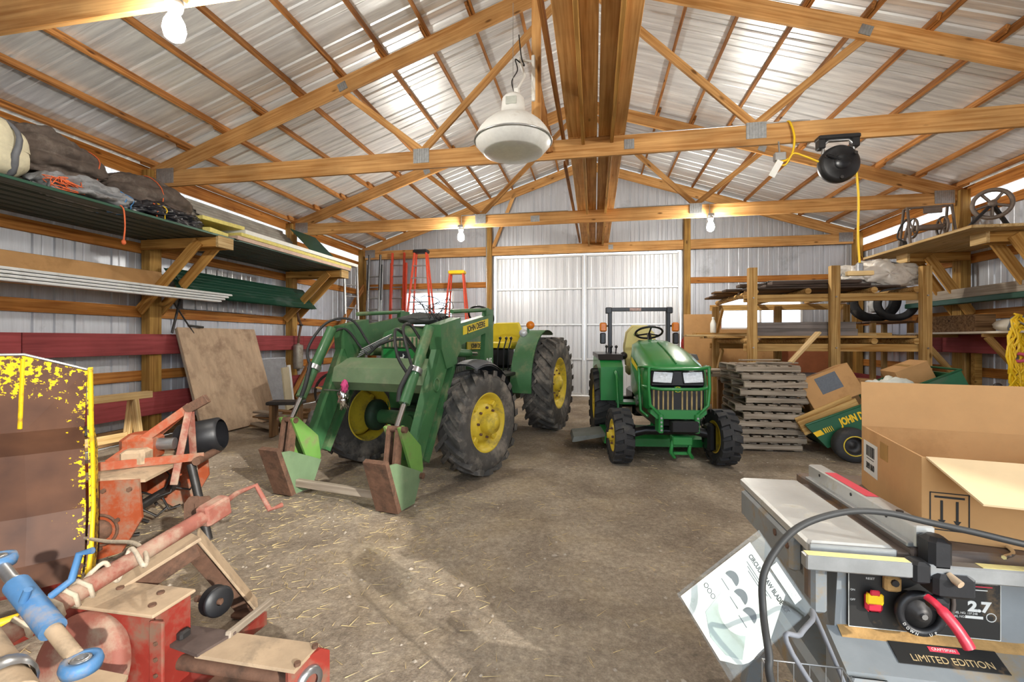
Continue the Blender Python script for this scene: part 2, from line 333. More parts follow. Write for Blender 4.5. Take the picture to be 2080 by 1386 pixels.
# windows
M_FRAME = pm('white_vinyl', 'e8e8e6', .4, 0, .05, 8, 0)
M_GLASS = bpy.data.materials.new('window_glass'); M_GLASS.use_nodes = True
_n = M_GLASS.node_tree; _a = _n.nodes.new('ShaderNodeBsdfTransparent'); _g = _n.nodes.new('ShaderNodeBsdfGlossy'); _g.inputs[1].default_value = .05; _x = _n.nodes.new('ShaderNodeMixShader'); _x.inputs[0].default_value = .06
_n.links.new(_a.outputs[0], _x.inputs[1]); _n.links.new(_g.outputs[0], _x.inputs[2]); _n.links.new(_x.outputs[0], _n.nodes['Material Output'].inputs[0])
for k, (x0, x1, z0, z1) in WIN.items():
    wn = struct('window_%d' % k, ((x0+x1)/2, YB, z0), 'bright slider window in the back wall'); wd, hh = x1-x0, z1-z0
    f = MB(); t = .05
    for c, d in (((0, 0, t/2), (wd, .07, t)), ((0, 0, hh-t/2), (wd, .07, t)), ((-wd/2+t/2, 0, hh/2), (t, .07, hh-2*t)), ((wd/2-t/2, 0, hh/2), (t, .07, hh-2*t)), ((0, 0, hh/2), (.05, .05, hh-2*t))): f.box(c, d)
    if k == 1: f.box((0, 0, hh*.5), (wd-.1, .03, .03))
    f.build('window_frame', M_FRAME, wn)
    for q in (-1, 1): MB().box((q*wd/4, .005, hh/2), (wd/2-.06, .006, hh-2*t)).build('pane', M_GLASS, wn)
# sliding doors
for k, (a, b) in enumerate(((DX0+.01, -.262), (-.258, DX1-.01))):
    d = struct('door_%d' % (k+1), ((a+b)/2, YB+.06, 0), 'ribbed white sliding barn door with steel rails'); w2 = (b-a)/2
    n = 3
    for i in range(n): sheet('door_panel', -w2+2*w2*i/n, -w2+2*w2*(i+1)/n, .03, DZ, ('y', 0), M_DOOR, d)
    for z in (.05, .98, 1.9, 2.86, DZ-.05): MB().bbox((0, -.025, z), (2*w2-.12, .045, .05), .006).build('rail', M_RAIL, d)
    for x in (-w2+.03, w2-.03): MB().bbox((x, -.026, DZ/2), (.055, .046, DZ-.06), .006).build('stile', M_RAIL, d)
# roof: panels and purlins
ce = struct('ceiling', (0, 0, 0), 'ribbed galvanised roof sheets on wooden purlins')
for s in (-1, 1):
    run = (XC-XL if s < 0 else XR-XC)+.35; y = YF
    while y < YB+.1:
        y2 = min(y+.9144, YB+.15); pf = ribprof(y, y2); vs = []
        for p, dd in pf:
            for r in (0, run): vs.append((XC+s*r, p, zr(XC+s*r)+dd))
        MB().add(vs, [(2*i, 2*i+1, 2*i+3, 2*i+2) for i in range(len(pf)-1)]).build('roof_panel', M_ROOF, ce); y = y2
    nrm = V(s/3, 0, 1).normalized(); k = 0; r = .16
    while r < run-.3:
        x = XC+s*r
        for q, (a, b) in enumerate(zip((YF,)+TY[:3], TY)):
            o = .022*(1 if q % 2 else -1); c = V(x+o, 0, zr(x+o))-nrm*.05
            board('purlin', c+V(0, a-(.18 if q else 0), 0), c+V(0, b+.18 if q < 3 else b+.1, 0), .04, .09, W_PURL, ce, up=nrm)
        r += .615
    x = XL+.03 if s < 0 else XR-.03
    board('purlin', (x, YF, zr(x)-.14), (x, YB-.1, zr(x)-.14), .04, .2, W_GIRT, ce)
MB().prism([(XC-.25, zr(.05)-.0), (XC, 6.28), (XC+.25, zr(.05)), (XC+.25, zr(.05)+.02), (XC, 6.31), (XC-.25, zr(.05)+.02)], YF, YB+.1, 'y').build('ridge_cap', M_ROOF, ce)
# trusses
def gusset(w_, h_):
    g = MB(); n = max(3, int(w_/.028))
    for i in range(n): g.box((-w_/2+(i+.5)*w_/n, 0, 0), (w_/n*.72, .007, h_))
    g.box((0, .002, 0), (w_, .003, h_)); return g
_gm = {}
def plate(x, z, y, w_, h_, parent, ry=0):
    k = (w_, h_)
    if k not in _gm: _gm[k] = gusset(w_, h_).mesh('gusset_plate', M_PLATE)
    link('gusset_plate', _gm[k], parent, T(x, y, z, 0, ry))
LBT = ('wooden roof truss whose bottom chord carries the lit bulb before the shelf of tarps', 'wooden roof truss with the black cord reel hung under its bottom chord',
       'wooden roof truss with two lit lamps under its bottom chord', 'wooden roof truss standing against the back gable wall')
for k, y in enumerate(TY):
    t = thing('roof_truss', LBT[k], 'roof truss', (XC, y, 3.77), group='roof trusses'); th = .042
    hw = (XR-XL)/2-.22; tz = lambda x: 6.06-abs(x)/3-3.77; B = lambda n, a, b, h, dy=0: board(n, (a[0], dy, a[1]), (b[0], dy, b[1]), th, h, W_TRUSS, t, up=(0, 0, 1))
    B('bottom_chord', (-hw, .12), (hw, .12), .24)
    B('top_chord', (-hw-.1, tz(hw+.1)), (-.0, tz(0)), .225); B('top_chord', (.0, tz(0)), (hw+.1, tz(hw+.1)), .225)
    pb, pt = 2.06, 3.2
    if k < 3:
        for s in (-1, 1):
            B('web', (s*pb-s*.04, .22), (s*pt, tz(pt)-.08), .09, .043); B('web', (s*pb+s*.04, .22), (s*.03, tz(0)-.05), .09, .043)
    else:
        for x in (-4.2, 4.2): B('web', (x, .2), (x, tz(x)), .09)
        B('web', (-2.5, .2), (-1.9, tz(1.9)), .09)
    for fy in ((-.026,) if k < 3 else (-.026,)):
        if k < 3:
            for s in (-1, 1): plate(s*pb, .17, fy, .22, .19, t); plate(s*pt, tz(pt)-.02, fy, .13, .11, t, s*.4)
        for s in (-1, 1): plate(s*(hw-.16), .16, fy, .30, .22, t)
        plate(-.95 if k == 2 else .62, .12, fy, .18 if k == 2 else .12, .12, t)
        plate(0, tz(0)-.05, fy, .25, .2, t)
# catwalk of planks on the bottom chords
cw = thing('plank_catwalk', 'plank catwalk laid along the ridge on top of the truss chords', 'catwalk', (0, 2.2, 4.01))
for a, b in ((-.32, -.14), (-.135, .035), (.052, .21), (.215, .37)):
    for y0, y1 in ((-2.5, 3.5), (3.505, 9.9)): board('plank', ((a+b)/2, y0, .022), ((a+b)/2, y1, .022), b-a, .04, W_TRUSS, cw)
for x in (-.135, .212):
    for a, b in zip((YF+.5,)+TY[:3], TY): board('batten', (x, a-2.2+.03, -.046), (x, b-2.2-.03, -.046), .04, .09, W_SHELF, cw)
lb = thing('brace_board', 'long narrow brace board lying beside the plank catwalk', 'board', (-.42, 2.2, 4.01))
board('plank', (0, -2, .047), (.04, 4.4, .047), .04, .09, W_PURL, lb); board('plank', (.0, 4.45, .047), (.05, 9.75, .047), .04, .09, W_PURL, lb)
bs = thing('brace_stub', 'short upright board fixed beside the catwalk', 'board', (-.55, 5.705, 3.85)); board('plank', (0, 0, 0), (-.16, 0, .9), .04, .09, W_PURL, bs, up=(1, 0, 0))
# corner braces at the back
for x0, x1, s, lab in ((-6.45, -5.75, 1, 'diagonal wooden corner brace beside the aluminium ladders'), (6.05, 5.2, -1, 'diagonal wooden corner brace behind the lumber rack')):
    c = thing('corner_brace', lab, 'brace', (XL+.22 if s > 0 else XR-.09, 11.9 if s > 0 else 11.6, 0))
    if s > 0: board('plank', (.06, -3.0, .2), (.06, -.05, 3.0), .04, .14, W_PURL, c); board('plank', (.1, -3.3, .2), (.1, -2.6, 1.0), .04, .09, W_PURL, c)
    else: board('plank', (-.1, -.7, 2.5), (-.1, .25, 3.4), .04, .14, W_PURL, c)
# ---------------------------------------------------------------- lamps
M_BULB = bpy.data.materials.new('lit_bulb'); M_BULB.use_nodes = True
_n = M_BULB.node_tree; _e = _n.nodes.new('ShaderNodeEmission'); _e.inputs[0].default_value = (1, .95, .86, 1); _e.inputs[1].default_value = 620; _n.links.new(_e.outputs[0], _n.nodes['Material Output'].inputs[0])
M_ENAMEL = pm('white_enamel', 'e3e4df', .35, 0, .06, 9, .05, dirt=('b9b3a2', .15, 5))
M_BLACK = pm('black_plastic', '1c1d20', .45, 0, .2, 14, .1)
M_PRISM = pm('prismatic_lens', 'e9ebe7', .3, 0, .06, 20, .2, trans=.12)
def bulb_lamp(x, y, z, lab):
    t = thing('lit_lamp', lab, 'lamp', (x, y, z), group='lit bulbs')
    MB().bbox((0, 0, .12), (.11, .11, .06), .008).build('junction_box', M_CONDUIT, t)
    MB().lathe([(.001, .09), (.05, .09), (.055, .07), (.045, .03), (.03, .025)], 16).build('socket', M_ENAMEL, t)
    MB().lathe([(.03, .03), (.035, 0), (.06, -.05), (.068, -.10), (.055, -.15), (.02, -.175), (.001, -.178)], 16).build('bulb', M_BULB, t)
bulb_lamp(-2.65, 8.86, 3.66, 'bright lit bulb under the truss chord above the step ladders')
bulb_lamp(2.10, 8.86, 3.66, 'bright lit bulb under the truss chord before the lumber rack')
bulb_lamp(-2.75, 2.58, 3.66, 'bright lit bulb above the shelf of tarps')
bulb_lamp(2.05, 2.58, 3.66, 'bright lit bulb above the big open cardboard box')
# unlit high bay lamp in the middle, on a hanger board from the roof
t = thing('high_bay_lamp', 'unlit white high bay lamp with wide reflector hanging near the catwalk', 'lamp', (-.73, 4.1, 3.22))
MB().lathe([(.02, .52), (.075, .51), (.10, .48), (.108, .40), (.115, .335), (.15, .315), (.21, .285), (.27, .235), (.315, .18), (.342, .13), (.35, .10), (.352, .085), (.34, .085), (.335, .10), (.30, .17), (.2, .26), (.1, .31)], 40).build('reflector', M_ENAMEL, t)
MB().lathe([(.345, .085), (.338, .06), (.275, -.01), (.262, -.016), (.14, -.022), (.001, -.024)], 40).build('lens', M_PRISM, t)
MB().tube([(.352*math.cos(a*PI/20), .352*math.sin(a*PI/20), .09) for a in range(40)], .009, 6, closed=True).build('rim', M_CONDUIT, t)
MB().bbox((0, -.108, .42), (.10, .012, .07), .004).build('rating_plate', pm('grey_label', 'b9bdb4', .5), t)
m = MB(); m.bbox((.03, .02, .54), (.05, .05, .10), .01); m.tube([(.03, .03, .58), (.09, .10, .74), (.03, .16, .95)], .014, 8); m.bbox((.16, .2, .77), (.035, .03, .44), .008); m.tube([(.03, .16, .93), (.16, .2, .93)], .012, 8); m.build('hanger', M_ENAMEL, t)
MB().tube(spline([(.0, .02, .56), (-.02, .05, .68), (.03, .06, .78), (.0, .12, .92), (.08, .14, .86), (.05, .16, .96), (.02, .2, 1.2)]), .006, 6).build('power_cord', M_BLACK, t)
MB().tube([(.0, .0, .52), (-.005, .02, .85), (-.01, .05, 1.4)], .003, 5).build('safety_chain', M_CONDUIT, t)
hb = thing('hanger_board', 'vertical board from the roof beside the unlit white high bay lamp', 'board', (-.55, 4.37, 3.55)); board('plank', (0, 0, 0), (0, 0, 2.5), .04, .09, W_TRUSS, hb, up=(1, 0, 0))
# conduits
def conduit(lab, pts): return tag(MB().tube(pts, .011, 8).build('conduit', M_CONDUIT), lab, 'conduit', 'conduits along the trusses')
conduit('thin steel conduit lying along the chord of the cord reel truss', [(.42, 5.76, 4.022), (1.7, 5.76, 4.022), (2.35, 5.76, 4.03), (2.44, 5.76, 4.02)])
conduit('thin steel conduit from the lamp above the ladders to the catwalk', [(-2.66, 8.93, 3.80), (-2.66, 8.93, 4.022), (-.50, 8.95, 4.022)])
conduit('thin steel conduit from the catwalk to the lamp before the rack', [(.42, 8.95, 4.022), (2.1, 8.93, 4.022), (2.1, 8.93, 3.80)])
conduit('steel conduit running up the post beside the sliding doors', [(-2.84, 11.872, .0), (-2.84, 11.872, 3.6), (-2.84, 11.872, 4.5)])
# ---------------------------------------------------------------- left shelf and what lies on it
M_DKGREEN = pm('dark_green_sheet', '1f4a39', .45, .2, .15, 3, .1, stretch=(8, .6, 8), dirt=('56635c', .2, 2))
M_UNDER = pm('dark_shelf_sheet', '4a544f', .5, .3, .2, 3, .1, stretch=(8, .6, 8))
M_TARP = pm('brown_canvas', '5a4f48', .85, 0, .3, 9, .35, dirt=('7a7068', .25, 6))
M_GTARP = pm('grey_tarp', '8b8d90', .55, 0, .25, 7, .4, dirt=('5a5551', .3, 5))
M_BAG = pm('black_bag', '1d1e24', .28, 0, .3, 12, .5)
M_BEIGE = pm('beige_canvas', 'cfc8ac', .85, 0, .15, 8, .3, dirt=('a89f83', .25, 6))
M_STRAP = pm('grey_strap', '6f7278', .7)
M_ORANGE = pm('orange_twine', 'd8683a', .7)
M_BLUE = pm('blue_twine', '4a86c0', .7)
M_YFOAM = pm('yellow_foam', 'dcd07a', .8, 0, .14, 18, .15)
M_PFOAM = pm('pinkish_foam', 'cdb2a2', .8, 0, .12, 10, .1)
M_WFOAM = pm('white_foam', 'e9ebe6', .7, 0, .05, 10, .05)
M_GREYSHEET = pm('grey_corrugated_sheet', '9d9a92', .5, .2, .2, 4, .1)
M_CARD = pm('cardboard', 'b98e5c', .85, 0, .10, 3, .1, rnd=.08, dirt=('9a7243', .15, 2))
M_CARDIN = pm('pale_cardboard', 'd8bd93', .85, 0, .06, 4, .05)
M_WHITE = pm('white_trim', 'dfe2e2', .4, 0, .08, 5, .05, dirt=('a9a9a4', .2, 3))
M_STEEL = pm('bare_steel', 'a8aaac', .35, .85, .15, 10, .1)
M_DKSTEEL = pm('dark_steel', '3d3b3a', .5, .5, .25, 10, .15)
M_RUST = pm('rusty_steel', '6e5140', .8, .2, .3, 12, .4, dirt=('46362b', .35, 8))
M_ALU = pm('aluminium', 'aeb2b4', .38, .8, .15, 8, .05)
M_FIBER = pm('orange_fibreglass', 'd2492c', .5, 0, .12, 6, .05, dirt=('a8543c', .15, 6))
M_YELLOW = pm('yellow_plastic', 'efc51c', .45, 0, .08, 8, .05)
def wall_shelf(lab, X, s, front, ys, zb, zt, deck, bz):
    """brackets of doubled arms and braces on the posts at ys; s points into the room"""
    t = thing('bracket_shelf', lab, 'shelf', (X, ys[0], zb)); w_ = abs(front-X)
    for y in ys:
        for dy in (-.115, .115):
            board('arm', (s*.03, y-ys[0]+dy, (zt-zb)-.07), (s*w_, y-ys[0]+dy, (zt-zb)-.07), .04, .14, W_SHELF, t)
            board('brace', (s*.03, y-ys[0]+dy*1.36, bz-zb), (s*(w_-.3), y-ys[0]+dy*1.36, (zt-zb)-.06), .04, .15, W_SHELF, t)
        board('end_block', (s*(w_-.02), y-ys[0]-.14, (zt-zb)-.065), (s*(w_-.02), y-ys[0]+.14, (zt-zb)-.065), .045, .165, W_PALE, t)
    deck(t); return t
def ldeck(t):
    for k, (a, b) in enumerate(((-.4, 3.35), (3.25, 6.5))):
        pf = ribprof(-6.60, -5.27, .19, .03, .09); vs = []
        for p, d in pf:
            for y in (a, b): vs.append((p+6.6, y, 1.12+.006*k+d))
        n = len(vs); vs2 = [(x, y, z+.003) for x, y, z in vs]
        q = [(2*i, 2*i+2, 2*i+3, 2*i+1) for i in range(len(pf)-1)]
        MB().add(vs, q).add(vs2, [tuple(reversed(f)) for f in q]).build('deck_sheet', M_UNDER, t)
        MB().bbox((1.34, (a+b)/2, 1.135+.006*k), (.012, b-a, .03), .003).build('edge_trim', M_DKGREEN, t)
wall_shelf('long left shelf of corrugated sheets on braced wooden brackets, piled with tarps', -6.6, 1, -5.25, TY[:3], 1.85, 2.965, ldeck, 1.92)
def lump(c, rad, n=28, m=20, seed=0, amp=.18, folds=0, fa=.06, flat=-.8, ax=0, freq=1.6, taper=0):
    """cloth-like closed lump; flat cuts the underside at flat*rz; folds run along y"""
    def fn(u, v):
        a = 2*PI*u; b = PI*(v-.5); cb = math.cos(b); y = math.sin(b)
        k = 1+amp*noise.noise((math.cos(a)*cb*freq+seed, y*freq, math.sin(a)*cb*freq))+.5*amp*noise.noise((math.cos(a)*cb*freq*2.6+seed, y*freq*2.6, math.sin(a)*cb*freq*2.6))
        if folds:
            wv = folds*a+2.6*noise.noise((y*1.7+seed, math.cos(a)*1.3, math.sin(a)*1.3)); k += fa*(2.2*abs(math.sin(wv*.5))-1.3)*cb**.5
            k -= .5*fa*max(0, 1-abs(noise.noise((math.cos(a)*2.2+seed, y*3.2, math.sin(a)*2.2)))*7)
        tp = 1+taper*y
        x = math.cos(a)*cb**.6*k*tp; z = math.sin(a)*cb**.6*k*tp
        return (c[0]+rad[0]*x, c[1]+rad[1]*y*(1+.1*noise.noise((a, seed, 1))), c[2]+rad[2]*max(z, flat))
    return MB().grid(fn, n, m)
def cloth_thing(name, lab, cat, c, rad, mat, cords=(), seed=0, rz=0, rx=0, strap=None, **k):
    t = thing(name, lab, cat, (c[0], c[1], c[2]-rad[2]*abs(k.get('flat', -.8))), rot=(rx, 0, rz))
    lump((0, 0, rad[2]*abs(k.get('flat', -.8))), rad, seed=seed, **k).build('cloth', mat, t)
    zc = rad[2]*abs(k.get('flat', -.8))
    for y, m in cords:
        f = math.cos(math.asin(min(.98, abs(y))))**.6*(1+k.get('taper', 0)*y)
        MB().tube([(rad[0]*1.06*f*math.cos(a*PI/12), rad[1]*y+.02*math.sin(a), zc+rad[2]*max(k.get('flat', -.8)*1.0, 1.06*f*math.sin(a*PI/12))) for a in range(24)], .007 if m != M_STRAP else .03, 5, closed=True, flat=1 if m != M_STRAP else .25).build('tie', m, t)
    return t
cloth_thing('canvas_roll', 'beige rolled canvas with grey straps on the left shelf', 'canvas', (-5.72, 3.14, 3.33), (.36, .50, .34), M_BEIGE, ((.55, M_STRAP), (.15, M_STRAP)), 3, folds=5, fa=.04)
cloth_thing('folded_tarp', 'dark brown tarp roll tied near its narrow end, propped on a grey tarp', 'tarp', (-5.92, 4.12, 3.50), (.29, .50, .27), M_TARP, ((.55, M_ORANGE),), 9, rx=.06, folds=9, fa=.11, taper=-.38, n=120, m=50)
cloth_thing('tarp_bundle', 'crumpled grey tarp bundle with blue twine under the narrow brown roll', 'tarp', (-5.56, 4.12, 3.10), (.27, .48, .15), M_GTARP, ((.5, M_BLUE), (.72, M_BLUE)), 15, amp=.45, freq=2.6, folds=7, fa=.1, n=90, m=50)
cloth_thing('folded_tarp', 'large folded brown canvas tarp heaped beside the shelf bracket', 'tarp', (-5.92, 5.15, 3.33), (.30, .58, .33), M_TARP, ((-.1, M_ORANGE),), 21, folds=8, fa=.10, n=120, m=60)
cloth_thing('plastic_bundle', 'shiny black plastic bag bundle on the shelf front beside yellow foam', 'bag', (-5.42, 4.98, 3.08), (.15, .50, .12), M_BAG, ((-.5, M_ORANGE), (-.3, M_YELLOW)), 33, amp=.5, freq=3, folds=7, fa=.12, n=90, m=50)
m = MB(); random.seed(3)
for k in range(7): m.tube(spline([(-5.32+random.uniform(-.06, .06), 3.72+random.uniform(-.15, .2), 3.02+random.uniform(0, .12)) for _ in range(6)], 5), .005, 5)
tag(m.build('twine_tangle', M_ORANGE), 'tangle of orange twine between the beige canvas and grey tarp', 'twine')
m = MB(); m.tube(spline([(-5.30, 4.28, 3.03), (-5.235, 4.28, 2.97), (-5.23, 4.29, 2.78), (-5.235, 4.28, 2.62)]), .008, 6); m.sphere((-5.235, 4.28, 2.6), (.02, .025, .03), 8, 6)
tag(m.build('hanging_cord', M_ORANGE), 'knotted orange cord hanging down over the left shelf edge', 'cord')
def slab(name, lab, cat, c, d, mat, rot=(0, 0, 0), group=None, b=.004):
    return tag(MB().bbox((0, 0, d[2]/2), d, b).build(name, mat, None, T(*c, *rot)), lab, cat, group)
G = 'foam boards on the left shelf'
slab('foam_board', 'short yellow foam board beside the black bag, lower of two', 'foam board', (-5.48, 5.62, 2.995), (.42, .42, .065), M_YFOAM, (0, 0, .2), G)
slab('foam_board', 'short yellow foam board lying across on top of another', 'foam board', (-5.56, 5.82, 3.175), (.5, .7, .055), M_YFOAM, (0, 0, -.1), G)
slab('foam_board', 'long pinkish foam board at the bottom of the foam stack', 'foam board', (-5.56, 7.55, 2.995), (.66, 3.2, .06), M_PFOAM, (0, 0, 0), G)
slab('foam_board', 'long yellow foam board in the middle of the foam stack', 'foam board', (-5.56, 7.6, 3.056), (.66, 3.2, .055), M_YFOAM, (0, 0, .01), G)
slab('foam_board', 'long white faced foam board on top of the foam stack', 'foam board', (-5.54, 7.75, 3.112), (.66, 3.3, .065), M_WFOAM, (0, 0, -.01), G)
def wavy(name, lab, mat, x0, z0, x1, z1, y0, y1, n=40, amp=.012, along=True, parent=None, cat='sheet', group=None, waves=9):
    """corrugated sheet: edge line (x0,z0)-(x1,z1) swept along y"""
    d = V(x1-x0, 0, z1-z0); nn = V(-d.z, 0, d.x).normalized(); vs = []; k = waves*6
    for i in range(k+1):
        p = V(x0, 0, z0)+d*(i/k)+nn*amp*math.sin(2*PI*waves*i/k)
        for y in (y0, y1): vs.append((p.x, y, p.z))
    f = [(2*i, 2*i+2, 2*i+3, 2*i+1) for i in range(k)]; o = MB().add(vs, f, True).add([(a+nn.x*.004, b, c+nn.z*.004) for a, b, c in vs], [tuple(reversed(q)) for q in f], True)
    return tag(o.build(name, mat, parent), lab, cat, group)
GS = 'corrugated sheets on the left shelf'
for k in range(3): wavy('corrugated_sheet', ('grey corrugated sheet on the left shelf, lowest of three', 'grey corrugated sheet on the left shelf, middle of three', 'grey corrugated sheet on the left shelf, topmost of three')[k], M_GREYSHEET, -5.90+.03*k, 3.04+.05*k, -6.40, 3.66+.05*k, 5.98+.1*k, 8.7-.12*k, group=GS)
t = thing('tilted_sheet', 'dark green panel with white edge tilted against the shelf post', 'panel', (-5.52, 8.75, 3.18))
MB().box((-.30, 0, .30), (.80, .85, .012), (0, .78, 0)).build('face', M_DKGREEN, t); MB().bbox((-.012, 0, .022), (.02, .86, .025), .004, (0, .78, 0)).build('edge', M_WHITE, t)
# long goods lying in the bracket crooks
slab('long_carton', 'long flattened cardboard carton lying on the left bracket braces', 'carton', (-6.26, 3.75, 2.13), (.1, 4.0, .36), M_CARD, (.012, -.35, 0), b=.01)
for k in range(4):
    prof = [(0, 0), (.11, 0), (.115, .012), (.10, .03), (.02, .035), (0, .025)]
    tag(MB().prism([(p[0]-5.99+.012*k, p[1]+2.10+.037*k) for p in prof], 2.4+.1*k, 6.35+.06*k, 'y').build('trim_strip', M_WHITE), 'white trim strip in the bundle on the left bracket, %s' % ('lowest strip', 'second strip up', 'third strip up', 'topmost strip')[k], 'trim strip', 'white trim strips')
GR = 'green roofing sheets on the left brackets'
for k in range(3):
    vs = []; pf = ribprof(0, .62, .155, .016, .05); d = V(-.62, 0, .78).normalized(); nn = V(.78, 0, .62)
    for p, q in pf:
        a = V(-6.06, 0, 2.155)+d*p*.88+nn*(q+.012*k)
        for y in (5.82+.05*k, 9.02+.06*k): vs.append((a.x, y, a.z))
    f = [(2*i, 2*i+2, 2*i+3, 2*i+1) for i in range(len(pf)-1)]
    tag(MB().add(vs, f).add([(a+.002, b, c+.002) for a, b, c in vs], [tuple(reversed(g)) for g in f]).build('roofing_sheet', M_DKGREEN), 'dark green ribbed roofing sheet on the left brackets, %s' % ('rear sheet', 'middle sheet', 'front sheet')[k], 'roofing sheet', GR)
t = thing('flashing_sheet', 'bare galvanised sheet leaning on the wall behind the green roofing', 'sheet', (-6.55, 7.0, 2.0)); sheet('sheet', -.7, .95, 0, .72, ('x', 0), M_STEEL, t, 1)
t.rotation_euler = (0, -.03, 0)
# plywood sheet leaning on the red boards
t = thing('plywood_sheet', 'weathered plywood sheet leaning against the red boards', 'plywood', (-5.86, 6.78, 0), rot=(0, -.285, 0))
M_PLY = pm('weathered_plywood', 'bda489', .85, 0, .2, 2.2, .12, stretch=(1, 3.5, 1), dirt=('957c66', .35, 2.6))
MB().bbox((0, 0, .88), (1.76, 1.62, .018), .003).mesh
o = MB().bbox((0, 0, 0), (1.74, 1.62, .018), .003).build('face_sheet', M_PLY, t, T(.03, 0, .88, 0, -PI/2, 0))
for y in (-.79, .79): board('edge_strip', (0, y, .0), (0, y, 1.74), .04, .035, W_GREY, t, up=(1, 0, 0))
# black rack legs behind it
t = thing('folding_rack', 'black steel rack legs folded against the wall behind the plywood', 'rack', (-6.3, 5.95, 1.6))
for a, b in (((0, -.08, 0), (-.1, .18, .62)), ((0, .3, 0), (-.1, .02, .5))): MB().tube([a, b], .022, 6, flat=.5).build('leg', M_DKSTEEL, t)
MB().tube([(0, .2, .12), (.03, .45, .1)], .018, 6).build('crossbar', M_DKSTEEL, t)
# muffler hung on the second post
t = thing('muffler', 'rusty grey exhaust muffler with bent pipe hung by the shelf post', 'muffler', (-6.30, 8.86, .82))
MB().lathe([(.001, 0), (.03, 0), (.03, .04), (.095, .05), (.10, .07), (.10, .54), (.095, .56), (.03, .58), (.028, .60)], 20).build('canister', pm('dull_aluminised', 'a49f94', .5, .5, .2, 8, .15, dirt=('6b5544', .3, 6)), t)
MB().tube(spline([(0, 0, .58), (.02, .01, .8), (.05, .02, 1.0), (.02, 0, 1.1), (-.02, 0, 1.26)]), .026, 8).build('exhaust_pipe', M_RUST, t)
MB().lathe([(.03, 0), (.045, 0), (.045, .03), (.03, .03)], 12, T(.05, .02, .98)).build('clamp', M_DKSTEEL, t)
# sawhorse behind the yellow bucket
t = thing('sawhorse', 'pale wooden sawhorse standing by the lower red board', 'sawhorse', (-5.1, 3.95, 0), -.1)
board('beam', (0, -.55, .87), (0, .48, .87), .10, .075, W_PALE, t)
for y in (-.45, .3):
    for s in (-1, 1): board('leg', (s*.02, y, .83), (s*.16, y, 0), .09, .04, W_PALE, t, up=(0, 1, 0))
board('brace', (-.08, -.45, .42), (-.08, .3, .42), .03, .09, W_PALE, t)
# clutter between the plywood and the loader
t = thing('window_screen', 'aluminium framed screen leaning between plywood and muffler', 'screen', (-6.16, 8.15, .05), rot=(0, -.18, 0))
f = MB(); [f.box(c, d) for c, d in (((0, -.33, .55), (.02, .025, 1.1)), ((0, .33, .55), (.02, .025, 1.1)), ((0, 0, .012), (.02, .66, .025)), ((0, 0, 1.088), (.02, .66, .025)))]; f.build('frame', M_ALU, t)
MB().box((0, 0, .55), (.004, .64, 1.06)).build('mesh', pm('grey_mesh', '8e9094', .7), t)
t = thing('tall_panel', 'beige cabinet side panel leaning beside the spoked wheel', 'panel', (-5.55, 7.55, .2), rot=(0, -.1, .35))
MB().bbox((0, 0, .4), (.03, .36, .78), .004).build('board', pm('beige_panel', 'b9b094', .6, 0, .1, 4), t); MB().bbox((.0, .24, .42), (.04, .10, .8), .004).build('edge_strip', M_WHITE, t)
t = thing('box_pile_stand', 'low wooden stand under the beige panel', 'stand', (-5.55, 7.6, 0))
for y in (-.25, .25): board('block', (-.2, y, .09), (.2, y, .09), .1, .18, W_OLD, t)
t = thing('spoked_wheel', 'small wheel with orange wooden spokes leaning near the muffler', 'wheel', (-4.95, 8.2, .0), rot=(.15, 0, .3))
MB().tube([(.42*math.cos(a*PI/18), 0, .45+.42*math.sin(a*PI/18)) for a in range(36)], .026, 6, closed=True).build('rim', M_DKSTEEL, t)
for k in range(5): board('spoke', (0, 0, .45), (.42*math.cos(k*2*PI/5+.3), 0, .45+.42*math.sin(k*2*PI/5+.3)), .03, .05, W_TRUSS, t, up=(0, 1, 0))
MB().cyl((0, -.05, .45), (0, .05, .45), .06, 12).build('hub', M_DKSTEEL, t)
t = thing('small_bench', 'small rustic bench with dark top beside the loader arm', 'bench', (-4.72, 6.35, 0), .25)
MB().bbox((0, 0, .52), (.5, .3, .05), .01).build('top', M_DKSTEEL, t)
for x in (-.19, .19): board('leg', (x, 0, 0), (x, 0, .495), .22, .05, W_OLD, t, up=(1, 0, 0))
random.seed(11)
zb = .012
for k in range(9):
    a = random.uniform(-.6, .6); x, y = -5.25+random.uniform(-.12, .12), 6.75+random.uniform(-.2, .25); L = random.uniform(.5, .8)
    b = board('scrap_board', (x-L/2*math.cos(a), y-L/2*math.sin(a), zb+.016), (x+L/2*math.cos(a), y+L/2*math.sin(a), zb+.016), random.uniform(.1, .16), .03, W_OLD if k % 2 else W_GREY); zb += .033
    tag(b, 'weathered scrap board in the heap beside the plywood foot', 'board', 'scrap boards by the plywood')
cloth_thing('plastic_bag', 'crumpled grey plastic bag lying behind the small bench', 'bag', (-4.40, 7.05, .16), (.3, .35, .2), M_GTARP, (), 41, amp=.4, freq=2.5)
